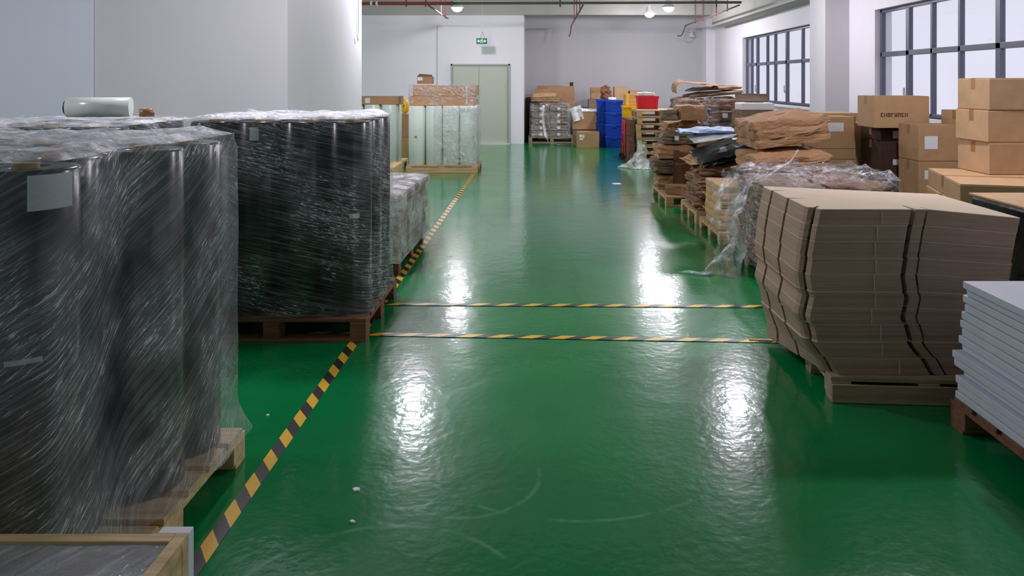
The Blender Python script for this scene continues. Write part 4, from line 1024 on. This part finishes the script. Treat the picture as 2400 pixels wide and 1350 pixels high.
# R: film-covered load
pallet((1.84, 6.12, 0), 1.15, 1.08, M['wood_gy'], 'pallet under the film-covered bundles beside the die-cut stack', group='wooden pallets on the right')
k = 0
for r in range(4):
    for c in range(2):
        bundle((2.14+c*0.55, 6.66, 0.148+r*0.16), 0.53, 0.9, 0.155, M['card_gy'] if (r+c) % 2 else M['card_br'], 'film-covered brown bundle, %s layer, %s' % (ordw(r, 4), ['left', 'right'][c]), 200+k,
               group='bundles under the loose film', n=4, jit=0.025, rough=0.02, droop=0.02); k += 1
wrap('loose_film_cover', [(1.80, 6.14), (3.02, 6.14), (3.02, 7.18), (1.80, 7.18)], 0.10, 0.83, M['film_clear'], 'crumpled clear film over the bundles beside the die-cut stack', step=0.04, rad=0.12, amp=0.035, seed=15, group='stretch film wraps', topamp=0.07, topjit=0.05)
def profR(u, v):
    y = 7.15-0.95*u; bulge = 0.10+0.05*math.sin(u*9)
    tail = max(0, 1-v*3.0)**1.3*(0.10+0.30*math.exp(-((u-0.75)/0.16)**2))
    return (1.80-bulge*math.sin(v*PI)*1.0-tail-0.02, y, 0.80*v**0.9)
drape('hanging_film', profR, None, M['film_obj'], 'clear film spilling from the load to the floor by the aisle', 5, nu=44, nv=30, amp=0.06)
bm = bmesh.new(); bm_tube(bm, [(1.47, 6.36, 0.012), (1.39, 6.33, 0.008), (1.28, 6.40, 0.014), (1.20, 6.42, 0.008)], [0.022, 0.014, 0.016, 0.004], 8); tag(mk('film_tail', bm, M['film_white'], smooth=True), 'twisted film end lying on the floor in the aisle', 'plastic strip')
bm = bmesh.new(); bm_tube(bm, [(1.82, 6.5, 0.62), (1.98, 6.45, 0.84), (2.25, 6.7, 0.93), (2.42, 7.0, 1.0), (2.5, 7.2, 0.98)], [0.006, 0.009, 0.007, 0.009, 0.004], 6); tag(mk('film_rope', bm, M['film_white'], smooth=True), 'twisted strand of film stretched across the loose cover', 'plastic strip')

# ------------------------------------------------------------------ cartons along the window wall
B = []
def stackc(x, y, w_, d_, hs, mat, labels, rz=0, names='storage_carton', lab=None, z0=0.0, group='cartons along the window wall'):
    z = z0
    for h_, lb in zip(hs, labels):
        carton(names, (x, y, z), w_, d_, h_-0.003, mat, lb, rz, group=group, labelspot=(lab or {}).get(lb)); z += h_
stackc(3.20, 8.60, 0.44, 0.45, [0.40, 0.35, 0.12, 0.37], M['card_wall'], ['tan carton at the foot of the labelled tower by the column', 'tan carton second up in the labelled tower', 'flat tan carton third up in the labelled tower', 'tan carton with wide white label topping the tower by the column'],
       lab={'tan carton with wide white label topping the tower by the column': [(0.10, 0.30, 0.20, 0.30)]})
stackc(3.02, 9.15, 0.44, 0.45, [0.42, 0.42, 0.42], M['card_wall'], ['bottom carton of the tower behind the labelled tower', 'middle carton of the tower behind the labelled tower', 'top carton of the rear tower, with small white label'], lab={'top carton of the rear tower, with small white label': [(0.08, 0.24, 0.24, 0.36)]})
stackc(3.66, 8.70, 0.19, 0.5, [1.16], M['card_wall'], ['tall narrow carton right of the labelled tower'])
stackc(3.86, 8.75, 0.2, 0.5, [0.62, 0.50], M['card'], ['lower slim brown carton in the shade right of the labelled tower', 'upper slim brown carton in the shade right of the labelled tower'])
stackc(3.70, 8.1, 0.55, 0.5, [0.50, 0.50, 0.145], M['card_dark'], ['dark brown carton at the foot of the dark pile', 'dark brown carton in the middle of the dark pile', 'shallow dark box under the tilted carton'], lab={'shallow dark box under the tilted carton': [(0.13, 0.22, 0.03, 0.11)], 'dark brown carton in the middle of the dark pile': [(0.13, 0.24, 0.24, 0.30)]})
carton('storage_carton', (3.56, 7.95, 1.15), 0.58, 0.45, 0.34, M['card_wall'], 'slightly tilted carton with dark lettering below the window', rz=-0.03, group='cartons along the window wall', marks=(0.07, 0.36, 0.12, 0.16))
box = struct  # (no further structure below)
stackc(3.78, 7.45, 0.55, 0.42, [0.45, 0.40, 0.36], M['card'], ['bottom carton under the square-labelled carton', 'middle carton with pale label under the square-labelled one', 'carton with square white label below the window'],
       lab={'carton with square white label below the window': [(0.06, 0.19, 0.12, 0.25)], 'middle carton with pale label under the square-labelled one': [(0.06, 0.19, 0.22, 0.31)]})
stackc(4.3, 7.5, 0.5, 0.5, [0.5, 0.5, 0.35], M['card_wall'], ['floor carton against the window wall behind the square label', 'middle carton against the window wall behind the square label', 'pinkish carton against the window wall behind the square label'])
# flat boxes and the bright tower
flats = ['bottom', 'second', 'third', 'fourth', 'fifth', 'top']
for k in range(6):
    carton('flat_carton', (3.05+0.012*((k*7) % 3), 5.45+0.01*((k*5) % 3), 0.15*k), 1.35, 1.05, 0.147, M['card_wall'], 'wide flat carton under the bright tower, %s' % ordw(k, 6), rz=-0.28, group='wide flat cartons')
for k in range(3):
    carton('tower_carton', (3.60-0.01*(k % 2), 5.98, 0.90+0.259*k), 0.62, 0.45, 0.256, M['card_lt'], 'pale carton in the bright tower at the right edge, %s' % ['lowest', 'middle', 'topmost'][k], group='cartons in the bright tower', rz=0.02*(k % 2), tape=True)
for k in range(3):
    carton('tower_carton', (4.26, 6.0, 0.90+0.259*k), 0.28, 0.45, 0.256, M['card_lt'], 'pale carton behind the bright tower against the window, %s' % ['lowest', 'middle', 'topmost'][k], group='cartons behind the bright tower')
# dark wrapped stack right of die-cut boards
t = thing('black_wrapped_load', 'black wrapped load at the right edge behind the white panels', 'wrapped load', (2.72, 3.86, 0))
bm = bmesh.new(); bm_box(bm, 0, 0.9, 0, 0.85, 0.12, 0.93, 0.02); mk('load', bm, M['black_sheet'], t)
bm = bmesh.new(); bm_box(bm, -0.01, 0.91, -0.01, 0.86, 0.931, 0.945, 0.004); mk('top_board', bm, M['card_lt'], t)
bm = bmesh.new(); bm_box(bm, 0, 0.9, 0, 0.85, 0.0, 0.119, 0.004); mk('base', bm, M['wood_br'], t)
# white polystyrene tray near the far window and its cardboard back
t = thing('polystyrene_tray', 'white foam tray with dark slot on cartons by the far window', 'tray', (2.76, 10.2, 1.25))
bm = bmesh.new(); bm_box(bm, 0, 0.45, 0, 0.38, 0, 0.10, 0.02); mk('tray_body', bm, M['white'], t)
bm = bmesh.new(); bm_box(bm, 0.1, 0.34, 0.14, 0.24, 0.1005, 0.106, 0.002); mk('slot', bm, M['metal'], t)
carton('storage_carton', (2.75, 10.15, 0), 0.5, 0.55, 0.65, M['card_gy'], 'floor carton under the foam tray', group='cartons by the far window')
carton('storage_carton', (2.75, 10.15, 0.652), 0.5, 0.55, 0.595, M['card_gy'], 'grey-brown carton directly under the foam tray', group='cartons by the far window')
sheet('cardboard_sheet', (2.78, 10.62, 1.25), 0.46, 0.22, M['card_gy'], 'grey-brown carton flap upright behind the foam tray', (-0.08, 0, 0), 7)
stackc(3.6, 9.8, 0.6, 0.6, [0.45, 0.45, 0.33], M['card_lt'], ['floor carton before the column below the far window', 'middle carton before the column below the far window', 'pinkish top carton before the column below the far window'])
